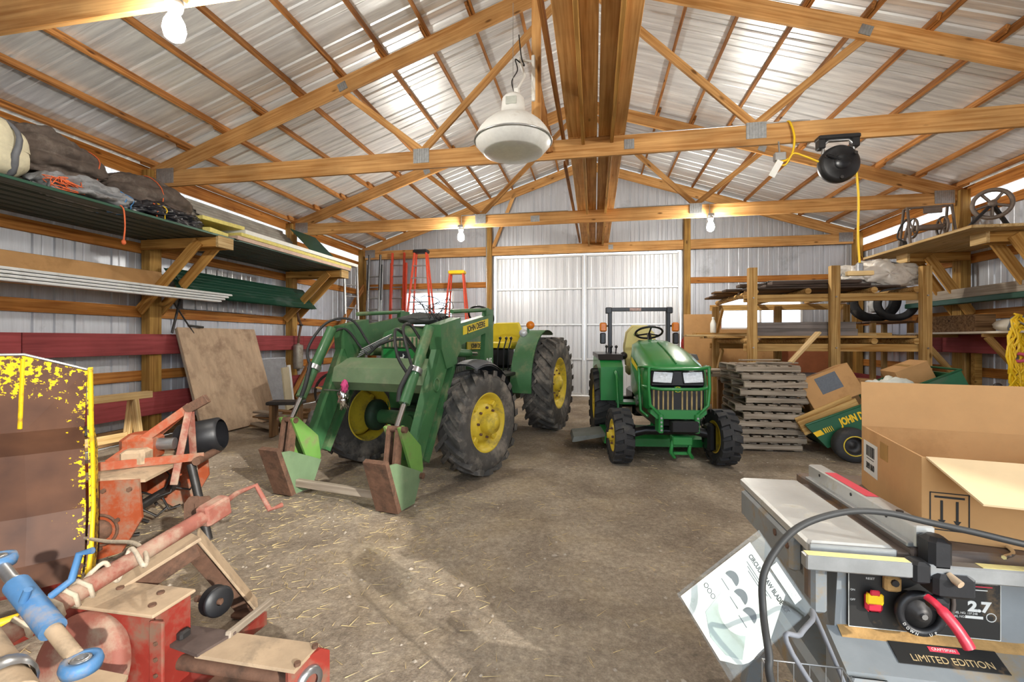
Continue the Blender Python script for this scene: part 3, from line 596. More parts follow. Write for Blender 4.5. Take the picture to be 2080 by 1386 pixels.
# ---------------------------------------------------------------- ladders
def ext_ladder(lab, x, y, W_, H_, mat, lean=.06, sections=2, black=0, rz=0):
    t = thing('extension_ladder', lab, 'ladder', (x, y, 0), rot=(-lean, 0, rz), group='ladders by the back wall')
    for k in range(sections):
        w2 = W_/2-.045*k; z0, z1 = (0, H_*.93) if k == 0 else (.3, H_)
        for s in (-1, 1):
            MB().bbox((s*w2, -.05*k, (z0+z1)/2), (.045, .075, z1-z0), .005).build('rail', mat, t)
            if black: MB().bbox((s*w2, -.05*k, z1-.5), (.038, .08, 1.0), .005).build('rail_guard', M_BLACK, t)
        n = int((z1-z0-.2)/.305)
        for i in range(n): MB().cyl((-w2, -.05*k, z0+.2+i*.305), (w2, -.05*k, z0+.2+i*.305), .019, 8).build('rung', M_ALU, t)
    return t
ext_ladder('silver extension ladder with black rail guards in the back corner', -5.98, 11.55, .42, 3.85, M_ALU, black=1)
ext_ladder('orange fibreglass extension ladder next to the silver one', -5.32, 11.62, .44, 3.9, M_FIBER)
ext_ladder('slim plain aluminium ladder nearest the corner brace', -6.18, 10.95, .34, 3.7, M_ALU, sections=1, rz=.9)
def step_ladder(lab, x, y, H_, wb_, wt, mat, capm, depth=.62):
    t = thing('step_ladder', lab, 'ladder', (x, y, 0), group='ladders by the back wall')
    def P(s, z, front=True):
        f = z/H_; w2 = (wb_+(wt-wb_)*f)/2
        return (s*w2*(1 if front else .94), (-depth/2 if front else depth/2)*(1-f*.82), z)
    for s in (-1, 1):
        a, b = P(s, 0), P(s, H_-.03); board('rail', a, b, .075, .035, mat, t, up=(1, 0, 0))
        a, b = P(s, 0, False), P(s, H_-.05, False); board('rear_leg', a, b, .06, .03, mat, t, up=(1, 0, 0))
        MB().bbox((P(s, 0)[0], P(s, 0)[1], .03), (.05, .10, .06), .006).build('foot', M_BLACK, t)
    z = .3
    while z < H_-.25:
        p = P(1, z); MB().bbox((0, p[1], z), (2*p[0]-.02, .085, .022), .004).build('step', M_ALU, t); z += .305
    for z in (.5, 1.3, 2.1):
        if z < H_-.4:
            p = P(1, z, False); MB().cyl((-p[0], p[1], z), (p[0], p[1], z), .012, 6).build('rear_brace', M_ALU, t)
    for s in (-1, 1): MB().tube([P(s, H_*.45), P(s, H_*.5, False)], .010, 6).build('spreader', M_ALU, t)
    MB().bbox((0, 0, H_), (wt+.08, .22, .09), .02).build('top_cap', capm, t)
step_ladder('tall orange step ladder with a black top cap beneath a lit bulb', -4.30, 10.9, 3.72, 1.0, .30, M_FIBER, M_BLACK)
step_ladder('shorter red-orange step ladder with a yellow top cap by the window', -3.42, 11.1, 3.2, .92, .34, M_FIBER, M_YELLOW)
# ---------------------------------------------------------------- tractors
M_JDG = pm('tractor_green_worn', '3b6b41', .5, 0, .14, 5, .06, dirt=('7c8560', .30, 3), coat=.05)
M_SAGE = pm('dusty_sage_green', '6d8563', .65, 0, .12, 4, .06, dirt=('8a9076', .3, 3))
M_LIME = pm('bright_worn_green', '6c9a4a', .5, 0, .12, 5, .06, dirt=('7c7a55', .28, 5))
M_JDG2 = pm('tractor_green_new', '26803e', .32, 0, .06, 5, .02, coat=.3)
M_JDY = pm('tractor_yellow', 'dcc23a', .5, 0, .12, 5, .06, dirt=('8c7a48', .28, 5))
M_YEL = pm('seat_yellow', 'e2cb2a', .5, 0, .06, 6, .05)
M_RUB = pm('dusty_rubber', '4f4d4a', .85, 0, .25, 7, .2, dirt=('8a8278', .38, 4))
M_RUB2 = pm('clean_rubber', '2e2f31', .75, 0, .2, 8, .15, dirt=('58554f', .18, 5))
M_CHROME = pm('chrome_rod', 'd8dadc', .12, 1, .04, 8, 0)
M_HOSE = pm('rubber_hose', '2c2d2d', .6, 0, .2, 12, .1)
M_AMBER = pm('amber_lens', 'f08a1e', .25, 0, .08, 20, .1, trans=.2)
M_LENS = pm('clear_lens', 'd9dee2', .15, .3, .15, 30, .3)
M_TAN = pm('dusty_tan', 'a89468', .85, 0, .2, 10, .2)
def loft(secs, closed=True, caps=True, smooth=True):
    """secs: list of (y, [(x,z),...])"""
    n = len(secs[0][1]); vs = [(p[0], y, p[1]) for y, s in secs for p in s]; fs = []
    for j in range(len(secs)-1):
        for i in range(n if closed else n-1): fs.append((j*n+i, j*n+(i+1) % n, (j+1)*n+(i+1) % n, (j+1)*n+i))
    b = MB().add(vs, fs, smooth)
    if caps: b.add([vs[i] for i in range(n)], [tuple(range(n))]); b.add(vs[-n:], [tuple(reversed(range(n)))])
    return b
def tyre(Rt, W_, Rr, nl, h, lw, ang, wide=1.0):
    """tyre about the x axis with two rows of slanted lugs"""
    Q = Matrix.Rotation(PI/2, 4, 'Y'); b = MB(); Rb = Rt-h; w2 = W_/2
    prof = [(Rr, -w2*.80), (Rr+.02, -w2*.88), (Rr+(Rb-Rr)*.45, -w2*1.0), (Rb-.05*Rt, -w2*.97), (Rb-.015*Rt, -w2*.86), (Rb, -w2*.5), (Rb+.004, 0), (Rb, w2*.5), (Rb-.015*Rt, w2*.86), (Rb-.05*Rt, w2*.97), (Rr+(Rb-Rr)*.45, w2), (Rr+.02, w2*.88), (Rr, w2*.80)]
    b.lathe(prof, 56, Q)
    for s in (-1, 1):
        for k in range(nl):
            a0 = 2*PI*(k+(.5 if s > 0 else 0))/nl; vs = []
            for i in range(5):
                f = i/4; x = s*(-.06*W_+(w2*1.02+.06*W_)*f); a = a0+ang*f**.9; top = Rt-(.012*Rt if f < .8 else .02*Rt); base = Rb-.012 if f < .7 else Rb-.06*Rt*(f-.2)
                hw = lw/2*(1 if f < .9 else 1.15)
                for r, q in ((base, -hw*1.25), (top, -hw), (top, hw), (base, hw*1.25)):
                    aa = a+q/Rt; vs.append((x, r*math.sin(aa), r*math.cos(aa)))
            fs = []
            for i in range(4):
                for j in range(3): fs.append((i*4+j, i*4+j+1, i*4+5+j, i*4+4+j))
            fs += [(0, 1, 2, 3), (19, 18, 17, 16)]
            if s < 0: fs = [tuple(reversed(f)) for f in fs]
            b.add(vs, fs)
    return b
def wheel(parent, c, out, Rt, W_, Rr, nl, h, lw, ang, rub, rimm, rz=0, dish=.35, bolts=8, hubr=.11, hubl=.08, name='wheel'):
    """tyre with rim, hub and bolts as sub-parts; out=+1/-1 is the outer side"""
    Mx = T(*c, rz=rz+(0 if out > 0 else PI)); w_ = tyre(Rt, W_, Rr, nl, h, lw, ang).build(name, rub, parent, Mx); Q = Matrix.Rotation(PI/2, 4, 'Y'); w2 = W_/2*.82
    MB().lathe([(Rr-.012, -w2), (Rr+.012, -w2), (Rr+.012, -w2+.02), (Rr-.03, -w2*.5), (Rr-.05, 0), (Rr-.03, w2*.6), (Rr+.012, w2-.02), (Rr+.012, w2), (Rr-.012, w2), (Rr-.045, w2*.55), (Rr-.06, w2*dish), (Rr*.66, w2*dish-.01), (Rr*.62, w2*dish+.05), (hubr*1.02, w2*dish+.06), (.001, w2*dish+.06)], 40, Q).build('rim', rimm, w_)
    MB().lathe([(hubr, 0), (hubr, hubl*.8), (hubr*.9, hubl), (hubr*.55, hubl), (hubr*.5, hubl+.025), (.001, hubl+.025)], 20, T(w2*dish+.055) @ Q).build('hub', rimm, w_)
    for k in range(bolts):
        a = 2*PI*k/bolts; MB().lathe([(.014, 0), (.014, .025), (.001, .028)], 6, T(w2*dish+.058, Rr*.5*math.cos(a), Rr*.5*math.sin(a)) @ Q).build('lug_nut', M_RUST, w_)
    for k in range(4):
        a = 2*PI*(k+.5)/4; MB().bbox((w2*dish+.02, (Rr-.075)*math.cos(a), (Rr-.075)*math.sin(a)), (.07, .07, .07), .01, (a, 0, 0)).build('rim_clamp', rimm, w_)
    return w_
# ---- loader tractor
TR = thing('loader_tractor', 'older green tractor with front loader frame and yellow wheel rims', 'tractor', (-2.06, 5.10, 0), R(-11.5))
wheel(TR, (.80, 0, .585), 1, .585, .34, .325, 19, .05, .064, -.34, M_RUB, M_JDY, rz=R(-10), name='front_wheel', hubr=.12, hubl=.12)
wheel(TR, (-.80, 0, .585), -1, .585, .34, .325, 19, .05, .064, .34, M_RUB, M_JDY, rz=R(-10), name='front_wheel', hubr=.12)
wheel(TR, (.78, 2.75, .775), 1, .775, .46, .42, 22, .055, .065, -.36, M_RUB, M_JDY, name='rear_wheel', hubr=.13)
wheel(TR, (-.78, 2.75, .775), -1, .775, .46, .42, 22, .055, .065, .36, M_RUB, M_JDY, name='rear_wheel', hubr=.13)
m = MB(); m.cyl((-.62, 0, .56), (.62, 0, .56), .085, 14); m.bbox((0, 0, .56), (.36, .34, .30), .06); m.cyl((0, -.2, .56), (0, .4, .6), .08, 10); m.build('front_axle', M_JDG, TR)
pm('dark_engine_green', '26402c', .6, .1, .3, 8, .2, dirt=('3a342c', .35, 5))
for s in (-1, 1): MB().lathe([(.05, 0), (.16, 0), (.19, .04), (.19, .10), (.14, .14), (.1, .16)], 24, T(s*.52, 0, .575) @ Matrix.Rotation(s*PI/2, 4, 'Y')).build('axle_end', MAT['dark_engine_green'], TR)
# engine, chassis
m = MB(); m.bbox((0, 1.0, .78), (.42, 1.9, .5), .04); m.bbox((0, .3, .62), (.34, .9, .24), .03); m.bbox((0, 2.5, .75), (.5, .9, .55), .05); m.cyl((-.7, 2.75, .775), (.7, 2.75, .775), .12, 14)
for y in (.5, .8, 1.1, 1.4): m.cyl((.2, y, .95), (.30, y, .95), .07, 10)
m.build('engine_block', MAT['dark_engine_green'], TR)
# hood: top shell, nose panel, side screens
hs_ = [(-.31, 1.0), (-.31, 1.52), (-.27, 1.60), (-.15, 1.64), (0, 1.65), (.15, 1.64), (.27, 1.60), (.31, 1.52), (.31, 1.0)]
loft([(-.28, [(x*.97, z-.02 if z > 1.1 else z+.05) for x, z in hs_]), (-.2, hs_), (.6, [(x, z+.02 if z > 1.1 else z) for x, z in hs_]), (1.35, [(x, z+.05 if z > 1.1 else z) for x, z in hs_])]).build('hood', M_JDG, TR)
m = MB(); m.bbox((0, -.285, 1.47), (.56, .03, .12), .01); nb = m.build('grille_band', pm('tan_grille', '9c937a', .7, 0, .2, 20, .3), TR)
for k in range(10): MB().box((-.25+.055*k, -.303, 1.47), (.02, .01, .11)).build('slat', M_JDG, nb)
MB().bbox((0, -.29, 1.24), (.54, .025, .32), .02).build('nose_panel', M_JDG2, TR)
bd = MB().bbox((.0, -.308, 1.29), (.17, .014, .16), .012).build('badge', pm('badge_black', '20242a', .4), TR); bd['label'] = 'black badge with a leaping deer'
deer = [(-.06, -.02), (-.045, .0), (-.03, .012), (-.01, .014), (.015, .012), (.022, .03), (.018, .05), (.026, .05), (.03, .035), (.042, .034), (.045, .026), (.034, .02), (.03, .0), (.05, -.01), (.062, -.03), (.056, -.034), (.044, -.02), (.02, -.016), (.0, -.012), (-.02, -.012), (-.03, -.03), (-.05, -.045), (-.062, -.042), (-.045, -.028), (-.044, -.012)]
for q in (0,): MB().prism(deer, -.003, .003, 'y').build('deer_emblem', M_WHITE, bd, T(0, -.318, 1.29))
for s in (-1, 1):
    sc = MB().bbox((s*.32, .33, 1.14), (.02, .55, .42), .006).build('side_screen', pm('screen_dark', '4d4f45', .7, .2, .2, 30, .3), TR) if s < 0 else MB().bbox((s*.32, .33, 1.14), (.02, .55, .42), .006).build('side_screen', MAT['screen_dark'], TR)
    for k in range(12): MB().box((s*.333, .08+.045*k, 1.14), (.008, .012, .4)).build('screen_bar', M_STEEL, sc)
    MB().box((s*.322, .95, 1.42), (.012, .6, .1)).build('hood_stripe', M_JDY, TR)
text('hood_lettering', 'JOHN DEERE', .085, M_BLACK, TR, T(.330, .95, 1.415, PI/2, 0, PI/2), .001, .8, bold=.002)
# front fender over the visible wheel
m = MB(); r = .68
def ff(u, v):
    a = R(176)-R(104)*u; x = .62+.34*v; rr = r+.02-.05*abs(2*v-1)**3-.05*max(0, u-.75)
    return (x, -rr*math.cos(a)*.98+.02, .585+rr*math.sin(a))
m.grid(ff, 20, 8); m.add([(x-.0, y*.985+.0, z-.018) for x, y, z in m.v[:]], [tuple(reversed(f)) for f in m.f], True); m.build('front_fender', pm('faded_black_plastic', '55585c', .6, 0, .2, 5, .1, dirt=('808285', .25, 4)), TR, T(0, 0, 0, 0, 0, R(-8)))
MB().tube([(.3, .1, .9), (.45, .12, 1.2), (.7, .1, 1.24)], .02, 6).build('fender_bracket', M_DKSTEEL, TR)
# operator platform
MB().bbox((0, 1.95, .98), (1.0, .9, .05), .01).build('platform', M_DKSTEEL, TR)
MB().bbox((0, 1.45, 1.35), (.44, .2, .66), .05).build('dash', M_BLACK, TR)
m = MB(); m.cyl((0, 1.5, 1.6), (0, 1.72, 1.82), .025, 8); m.build('steering_column', M_BLACK, TR)
MB().tube([(.2*math.cos(a*PI/14), 1.74-.10*math.sin(a*PI/14)*1.4, 1.86+.14*math.sin(a*PI/14)*1.0) for a in range(28)], .016, 6, closed=True).build('steering_wheel', M_BLACK, TR)
st = loft([(2.36, [(-.24, 1.36), (-.26, 1.44), (.26, 1.44), (.24, 1.36)]), (2.5, [(-.26, 1.34), (-.28, 1.46), (.28, 1.46), (.26, 1.34)]), (2.8, [(-.25, 1.36), (-.26, 1.45), (.26, 1.45), (.25, 1.36)])]).build('seat_cushion', M_YEL, TR)
loft([(2.72, [(-.24, 1.46), (-.27, 1.62), (-.22, 1.78), (.22, 1.78), (.27, 1.62), (.24, 1.46)]), (2.86, [(-.24, 1.48), (-.27, 1.64), (-.2, 1.8), (.2, 1.8), (.27, 1.64), (.24, 1.48)])]).build('seat_back', M_YEL, TR)
MB().bbox((0, 2.6, 1.2), (.3, .35, .34), .04).build('seat_base', M_BLACK, TR)
for s in (-1, 1):
    f = MB()
    def rf(u, v, s=s):
        a = R(188)-R(120)*u; x = s*(.42+.34*v); rr = .86
        return (x, 2.75+rr*math.cos(a), .80+rr*math.sin(a))
    f.grid(rf, 16, 4); f.add([(x, 2.75+(y-2.75)*.975, .8+(z-.8)*.975) for x, y, z in f.v[:]], [tuple(reversed(q)) for q in f.f], True)
    f.prism([(2.75+.86*math.cos(R(188-10*k)), .80+.86*math.sin(R(188-10*k))) for k in range(13)]+[(2.75+.3*math.cos(R(100)), 1.2)], s*.42, s*.44, 'x')
    fd = f.build('rear_fender', M_JDG, TR)
    MB().lathe([(.001, .03), (.055, .02), (.06, 0), (.06, -.05), (.001, -.08)], 16, T(s*.58, 2.02, 1.60) @ Matrix.Rotation(PI/2, 4, 'X')).build('work_lamp', M_LENS, fd)
    MB().cyl((s*.62, 2.15, 1.60), (s*.62, 2.15, 1.68), .02, 8).build('lamp_stalk', M_JDG, fd)
    MB().lathe([(.001, -.03), (.06, -.03), (.065, 0), (.06, .03), (.001, .035)], 16, T(s*.66, 2.15, 1.725) @ Matrix.Rotation(PI/2, 4, 'X')).build('amber_lamp', M_AMBER, fd)
for k, (x, y) in enumerate(((.2, 1.9), (.26, 2.0), (.3, 2.1), (-.25, 2.0))): m = MB(); m.tube([(x, y, 1.0), (x+.03, y-.05, 1.35), (x+.06, y-.02, 1.5)], .012, 6); m.sphere((x+.06, y-.02, 1.52), .025, 8, 6); m.build('control_lever', M_BLACK, TR)
# ---- the loader
LY = .10
for s in (-1, 1):
    xo, xi = s*.67, s*.56
    MB().prism([(.46, .62), (.72, .62), (.72, 1.88), (.52, 1.88), (.46, 1.3)], s*.60, s*.66, 'x').build('mast', M_JDG, TR)
    MB().prism([(.30, .62), (.85, .62), (.95, .85), (.25, .85)], s*.30, s*.66, 'x').build('mast_foot', M_JDG, TR)
    MB().prism([(-.27, 1.42), (-.27, 1.66), (.66, 1.82), (.66, 1.62)], xi, xo, 'x').build('upper_boom', M_JDG, TR)
    kb = MB().prism([(-.62, 1.65), (-.20, 1.74), (-.18, 1.40), (-.36, 1.22), (-.50, 1.20), (-.60, 1.40)], xi-s*.015, xo+s*.015, 'x').build('knee_box', M_JDG, TR)
    MB().prism([(-.575, 1.45), (-.37, 1.38), (-.94, .34), (-1.08, .40)], xi, xo, 'x').build('lower_boom', M_JDG, TR)
    MB().tube([(xo+s*.002, -.68+.055*math.cos(a*PI/8), 1.05+.065*math.sin(a*PI/8)) for a in range(16)], .010, 5, closed=True).build('pivot_ring', M_JDG, TR)
    MB().prism([(-.26, 1.30), (-.20, 1.28), (-.78, .30), (-.85, .34)], xi+s*.02, xo-s*.02, 'x').build('parking_stand', M_JDG, TR)
    MB().tube([(s*.63, -.3, 1.80), (s*.63, .62, 1.875)], .024, 8).build('levelling_link', M_JDG, TR)
    MB().tube([(s*.50, -.22, 1.36), (s*.50, .36, 1.33)], .048, 12).build('lift_cylinder', M_JDG, TR); MB().tube([(s*.50, .3, 1.33), (s*.50, .55, 1.32)], .026, 10).build('lift_rod', M_CHROME, TR)
    # dump cylinder: barrel, collar, chrome rod
    a, b, c_ = V(s*.615, -.72, 1.62), V(s*.615, -1.14, .92), V(s*.615, -1.27, .70); md = a.lerp(b, .56)
    MB().cyl(a, b, .052, 14).build('dump_cylinder', M_JDG, TR); MB().cyl(md, md+(b-a).normalized()*.05, .068, 14).build('cylinder_collar', M_STEEL, TR)
    MB().cyl(b, c_, .026, 12).build('dump_rod', M_CHROME, TR)
    MB().tube(spline([md+V(0, -.06, .03), a.lerp(b, .8)+V(-s*.05, -.07, 0), b+V(-s*.04, -.03, .02)], 5), .022, 8).build('cylinder_hose', M_HOSE, TR)
    # quick coupler at the arm's foot
    MB().prism([(-1.33, .74), (-1.26, .75), (-1.00, .52), (-.96, .30), (-1.02, .19), (-1.10, .22)], s*.675, s*.70, 'x').build('coupler_plate', M_LIME, TR)
    MB().prism([(-1.33, .74), (-1.26, .75), (-1.00, .52), (-.96, .30), (-1.02, .19), (-1.10, .22)], s*.53, s*.555, 'x').build('coupler_plate', M_LIME, TR)
    for x in (.57, .66): MB().prism([(-1.32, .72), (-1.24, .72), (-1.28, .34), (-1.38, .33)], s*x-.013, s*x+.013, 'x').build('coupler_link', M_RUST, TR)
    for y, z in ((-1.285, .72), (-1.02, .25)): MB().cyl((s*.52, y, z), (s*.74, y, z), .028, 12).build('pivot_pin', M_RUST, TR)
    cb = MB(); cb.prism([(-1.54, .48), (-1.50, .50), (-1.32, .03), (-1.37, .02)], s*.60-.115, s*.60+.115, 'x'); cb.build('coupler_face', M_RUST, TR)
    for x in (-.11, .09): MB().prism([(-1.50, .46), (-1.38, .45), (-1.00, .28), (-1.12, .03), (-1.33, .03)], s*.60+x, s*.60+x+.022, 'x').build('coupler_web', M_SAGE, TR)
MB().prism([(-.74, 1.20), (-.52, 1.30), (-.40, 1.28), (-.40, .98), (-.70, .96), (-.77, 1.05)], -.57, .57, 'x').build('cross_beam', M_SAGE, TR)
board('crossbar', (-.49, -1.30, .13), (.49, -1.30, .13), .05, .07, W_GREY, TR)
for s, pts in ((-1, [(-.60, -1.0, 1.16), (-.72, -.95, 1.4), (-.66, -.75, 1.68), (-.50, -.55, 1.72), (-.40, -.42, 1.5), (-.32, -.4, 1.38)]), (-1, [(-.58, -.9, 1.25), (-.62, -.8, 1.5), (-.55, -.6, 1.62), (-.46, -.45, 1.42), (-.4, -.4, 1.33)]),
               (1, [(.62, -1.0, 1.2), (.56, -1.02, 1.42), (.45, -.92, 1.62), (.42, -.75, 1.64), (.50, -.7, 1.5)]), (1, [(.6, -1.02, 1.14), (.5, -1.08, 1.35), (.40, -.98, 1.58), (.36, -.8, 1.56), (.42, -.6, 1.34)]),
               (1, [(-.35, -.45, 1.33), (-.2, -.42, 1.45), (.05, -.35, 1.5), (.3, -.45, 1.34)])):
    MB().tube(spline(pts), .015, 6).build('hydraulic_hose', M_HOSE, TR)
for k in range(4): MB().tube([(-.5+.02*k, -.45, 1.30+.03*k), (-.2+.02*k, -.3, 1.50+.02*k)], .009, 6).build('steel_line', M_STEEL, TR)
m = MB(); random.seed(5)
for k in range(9): m.tube(spline([(.45+random.uniform(-.1, .1), -.3, 1.72), (.35+random.uniform(-.2, .2), -.2+random.uniform(-.2, .2), 1.86+random.uniform(0, .12)), (.2+random.uniform(-.2, .3), 0+random.uniform(-.2, .2), 1.84+random.uniform(0, .1)), (.05+random.uniform(-.2, .2), 0, 1.70)], 5), .004, 4)
m.build('wire_loops', M_DKSTEEL, TR)
lump((.2, -.1, 1.73), (.3, .2, .07), seed=50, amp=.4, freq=3).build('rag', pm('dark_rag', '4a4d4c', .8), TR)
MB().prism([(-.12, 1.55), (-.12, 1.645), (.54, 1.76), (.54, 1.665)], .670, .674, 'x').build('name_strip', M_YEL, TR)
text('name_lettering', 'JOHN DEERE', .095, M_BLACK, TR, T(.675, .21, 1.652, PI/2, -math.atan(.17), PI/2) @ T(), .001, .88, bold=.003)
text('number_lettering', '245', .12, M_WHITE, TR, T(.662, .595, 1.22, PI/2, 0, PI/2), .001, .9, bold=.003)
cloth = thing('foil_bundle', 'crumpled silver foil bundle with pink ribbon hung on the loader arm', 'bundle', (-2.57, 4.34, .886))
lump((0, 0, .0), (.05, .05, .11), seed=60, amp=.7, freq=3, flat=-1.2).build('foil', M_CHROME, cloth); lump((.03, -.02, .13), (.035, .03, .06), seed=66, amp=.6, freq=3, flat=-1.2).build('ribbon', pm('pink_ribbon', 'e5538f', .5), cloth)
MB().cyl((-.26, .07, .08), (.05, .0, .08), .007, 6).build('rod', M_STEEL, cloth)
# ---- compact tractor
CT = thing('compact_tractor', 'compact green tractor with roll bar, brush guard and mower deck', 'tractor', (.90, 5.75, 0), R(6))
for s in (-1, 1):
    wheel(CT, (s*.60, 0, .335), s, .335, .215, .19, 16, .034, .075, -.10*s if s > 0 else .10, M_RUB2, M_JDY, rz=R(3), name='front_wheel', bolts=5, hubr=.07, hubl=.04)
    wheel(CT, (s*.58, 1.62, .53), s, .53, .38, .28, 18, .035, .08, -.16 if s > 0 else .16, M_RUB2, M_JDY, name='rear_wheel', bolts=6, hubr=.08, hubl=.04)
M_DKB = pm('gloss_black', '16181c', .3, .1, .1, 10, .03)
m = MB(); m.tube([(-.5, 0, .35), (-.3, 0, .40), (.3, 0, .40), (.5, 0, .35)], .055, 12)
for s in (-1, 1): m.bbox((s*.47, 0, .33), (.1, .16, .34), .03)
m.build('front_axle', M_DKB, CT)
m = MB(); m.bbox((0, .75, .58), (.34, 1.5, .3), .03); m.bbox((0, 1.6, .55), (.4, .6, .4), .04); m.cyl((-.5, 1.62, .53), (.5, 1.62, .53), .09, 12); m.bbox((.0, .4, .8), (.36, .8, .3), .03); m.build('chassis', M_DKB, CT)
m = MB()
for k in range(5): m.tube([(-.2, .35+.03*k, .75), (-.31, .4+.05*k, .72), (-.28, .6, .66)], .013, 6)
m.cyl((-.32, .42, .70), (-.2, .42, .70), .06, 12); m.build('hydraulic_lines', M_STEEL, CT)
# hood
def hsec(w_, zt, zb, e=.06): return [(-w_, zb), (-w_*1.02, zb+(zt-zb)*.55), (-w_*.94, zt-e), (-w_*.66, zt-.012), (0, zt+.012), (w_*.66, zt-.012), (w_*.94, zt-e), (w_*1.02, zb+(zt-zb)*.55), (w_, zb)]
loft([(-.30, hsec(.31, 1.17, .72)), (-.26, hsec(.335, 1.21, .70)), (-.1, hsec(.345, 1.27, .70)), (.25, hsec(.345, 1.37, .74)), (.6, hsec(.335, 1.45, .80)), (.9, hsec(.30, 1.49, .85)), (.98, hsec(.27, 1.49, .9))]).build('hood', M_JDG2, CT)
MB().tube(spline([(.0, -.27, 1.228), (.0, -.1, 1.289), (.0, .25, 1.389), (.0, .6, 1.469)]), .008, 6).build('hood_crease', M_JDG2, CT)
for s in (-1, 1): MB().prism([(-.05, 1.06), (.55, 1.20), (.55, 1.27), (.05, 1.13)], s*.352, s*.357, 'x').build('side_stripe', M_YEL, CT)
MB().bbox((0, -.305, 1.055), (.60, .03, .18), .02).build('lamp_panel', M_DKB, CT)
for s in (-1, 1):
    MB().prism([(s*.07, 1.0), (s*.05, 1.13), (s*.27, 1.14), (s*.285, 1.01)], -.335, -.30, 'y').build('headlamp', M_LENS, CT)
    MB().tube([(s*.07, -.337, 1.0), (s*.05, -.337, 1.13), (s*.27, -.337, 1.14), (s*.285, -.337, 1.01)], .008, 5, closed=True).build('lamp_bezel', M_DKB, CT)
g = MB().bbox((0, -.30, .82), (.60, .03, .29), .02).build('grille', M_DKB, CT)
for k in range(11):
    if k != 5: MB().bbox((-.265+.053*k, -.318, .82), (.018, .015, .25), .004).build('grille_slat', M_TAN, g)
lg = MB().bbox((0, -.325, .93), (.075, .012, .07), .012).build('nose_badge', M_JDG2, CT); MB().prism([(x*.5, z*.5+.93) for x, z in deer], -.336, -.33, 'y').build('deer_emblem', M_YEL, lg); MB().tube([(.034*math.cos(a*PI/6), -.333, .93+.032*math.sin(a*PI/6)) for a in range(12)], .003, 4, closed=True).build('badge_ring', M_YEL, lg)
gd = MB()
for z in (1.185, .955): gd.tube([(-.36, -.18, z), (-.34, -.36, z), (-.2, -.40, z-.015), (.2, -.40, z-.015), (.34, -.36, z), (.36, -.18, z)], .018, 8)
for s in (-1, 1): gd.tube([(s*.33, -.37, 1.185), (s*.335, -.38, .95), (s*.32, -.38, .76), (s*.2, -.38, .64), (s*.17, -.3, .48)], .018, 8); gd.tube([(s*.38, -.05, 1.17), (s*.385, -.12, .9), (s*.37, -.12, .66), (s*.3, -.2, .60)], .018, 8); gd.cyl((s*.36, -.18, 1.185), (s*.38, -.05, 1.17), .018, 8)
gd.build('brush_guard', M_JDG2, CT)
MB().prism([(-.31, .66), (-.24, .60), (.24, .60), (.31, .66), (.31, .70), (-.31, .70)], -.36, -.2, 'y').build('bumper', M_JDG2, CT)
MB().bbox((.06, -.36, .52), (.30, .12, .13), .012).build('weight_box', M_DKB, CT)
m = MB(); m.bbox((.05, -.28, .35), (.22, .14, .1), .01)
for s in (-.05, .15): m.tube([(s, -.3, .34), (s-.03, -.34, .22), (s+.02, -.3, .15)], .022, 6)
m.bbox((.05, -.30, .2), (.2, .05, .03), .006); m.build('front_hitch', M_JDG2, CT)
for s in (-1, 1):
    MB().bbox((s*.2, -.3, .55), (.05, .2, .22), .01).build('side_bracket', M_JDG2, CT)
    for k in range(4): MB().cyl((s*.2, -.402, .48+.045*k), (s*.2, -.41, .48+.045*k), .013, 6).build('bolt', M_STEEL, CT)
# cowl, wheel, seat
MB().bbox((0, 1.02, 1.38), (.42, .16, .22), .04).build('cowl', M_DKB, CT); MB().cyl((0, 1.03, 1.45), (0, 1.12, 1.58), .03, 10).build('steering_column', M_DKB, CT)
sw = MB().tube([(.19*math.cos(a*PI/14), 1.12+.16*math.sin(a*PI/14), 1.60-.08*math.sin(a*PI/14)) for a in range(28)], .016, 8, closed=True).build('steering_wheel', M_DKB, CT)
for a in (-PI/2, PI/6, 5*PI/6): MB().cyl((0, 1.12, 1.585), (.185*math.cos(a), 1.12+.155*math.sin(a), 1.60-.08*math.sin(a)), .012, 6).build('spoke', M_DKB, sw)
M_SEAT = pm('pale_yellow_vinyl', 'd9cf86', .5, 0, .06, 6, .05)
loft([(1.30, [(-.22, .98), (-.24, 1.06), (.24, 1.06), (.22, .98)]), (1.42, [(-.24, .96), (-.25, 1.10), (.25, 1.10), (.24, .96)]), (1.75, [(-.23, .98), (-.24, 1.08), (.24, 1.08), (.23, .98)])]).build('seat_cushion', M_SEAT, CT)
sb_ = loft([(1.68, [(-.22, 1.08), (-.25, 1.36), (-.21, 1.60), (-.12, 1.70), (.12, 1.70), (.21, 1.60), (.25, 1.36), (.22, 1.08)]), (1.80, [(-.23, 1.10), (-.26, 1.38), (-.22, 1.62), (-.12, 1.73), (.12, 1.73), (.22, 1.62), (.26, 1.38), (.23, 1.10)])]).build('seat_back', M_SEAT, CT)
MB().tube([(.03*math.cos(a*PI/5)-.08, 1.665, 1.58+.025*math.sin(a*PI/5)) for a in range(10)], .005, 4, closed=True).build('seat_emblem', M_JDG2, sb_)
MB().sphere((-.3, 1.5, 1.25), (.06, .07, .06), 10, 8).build('armrest', M_BLACK, CT)
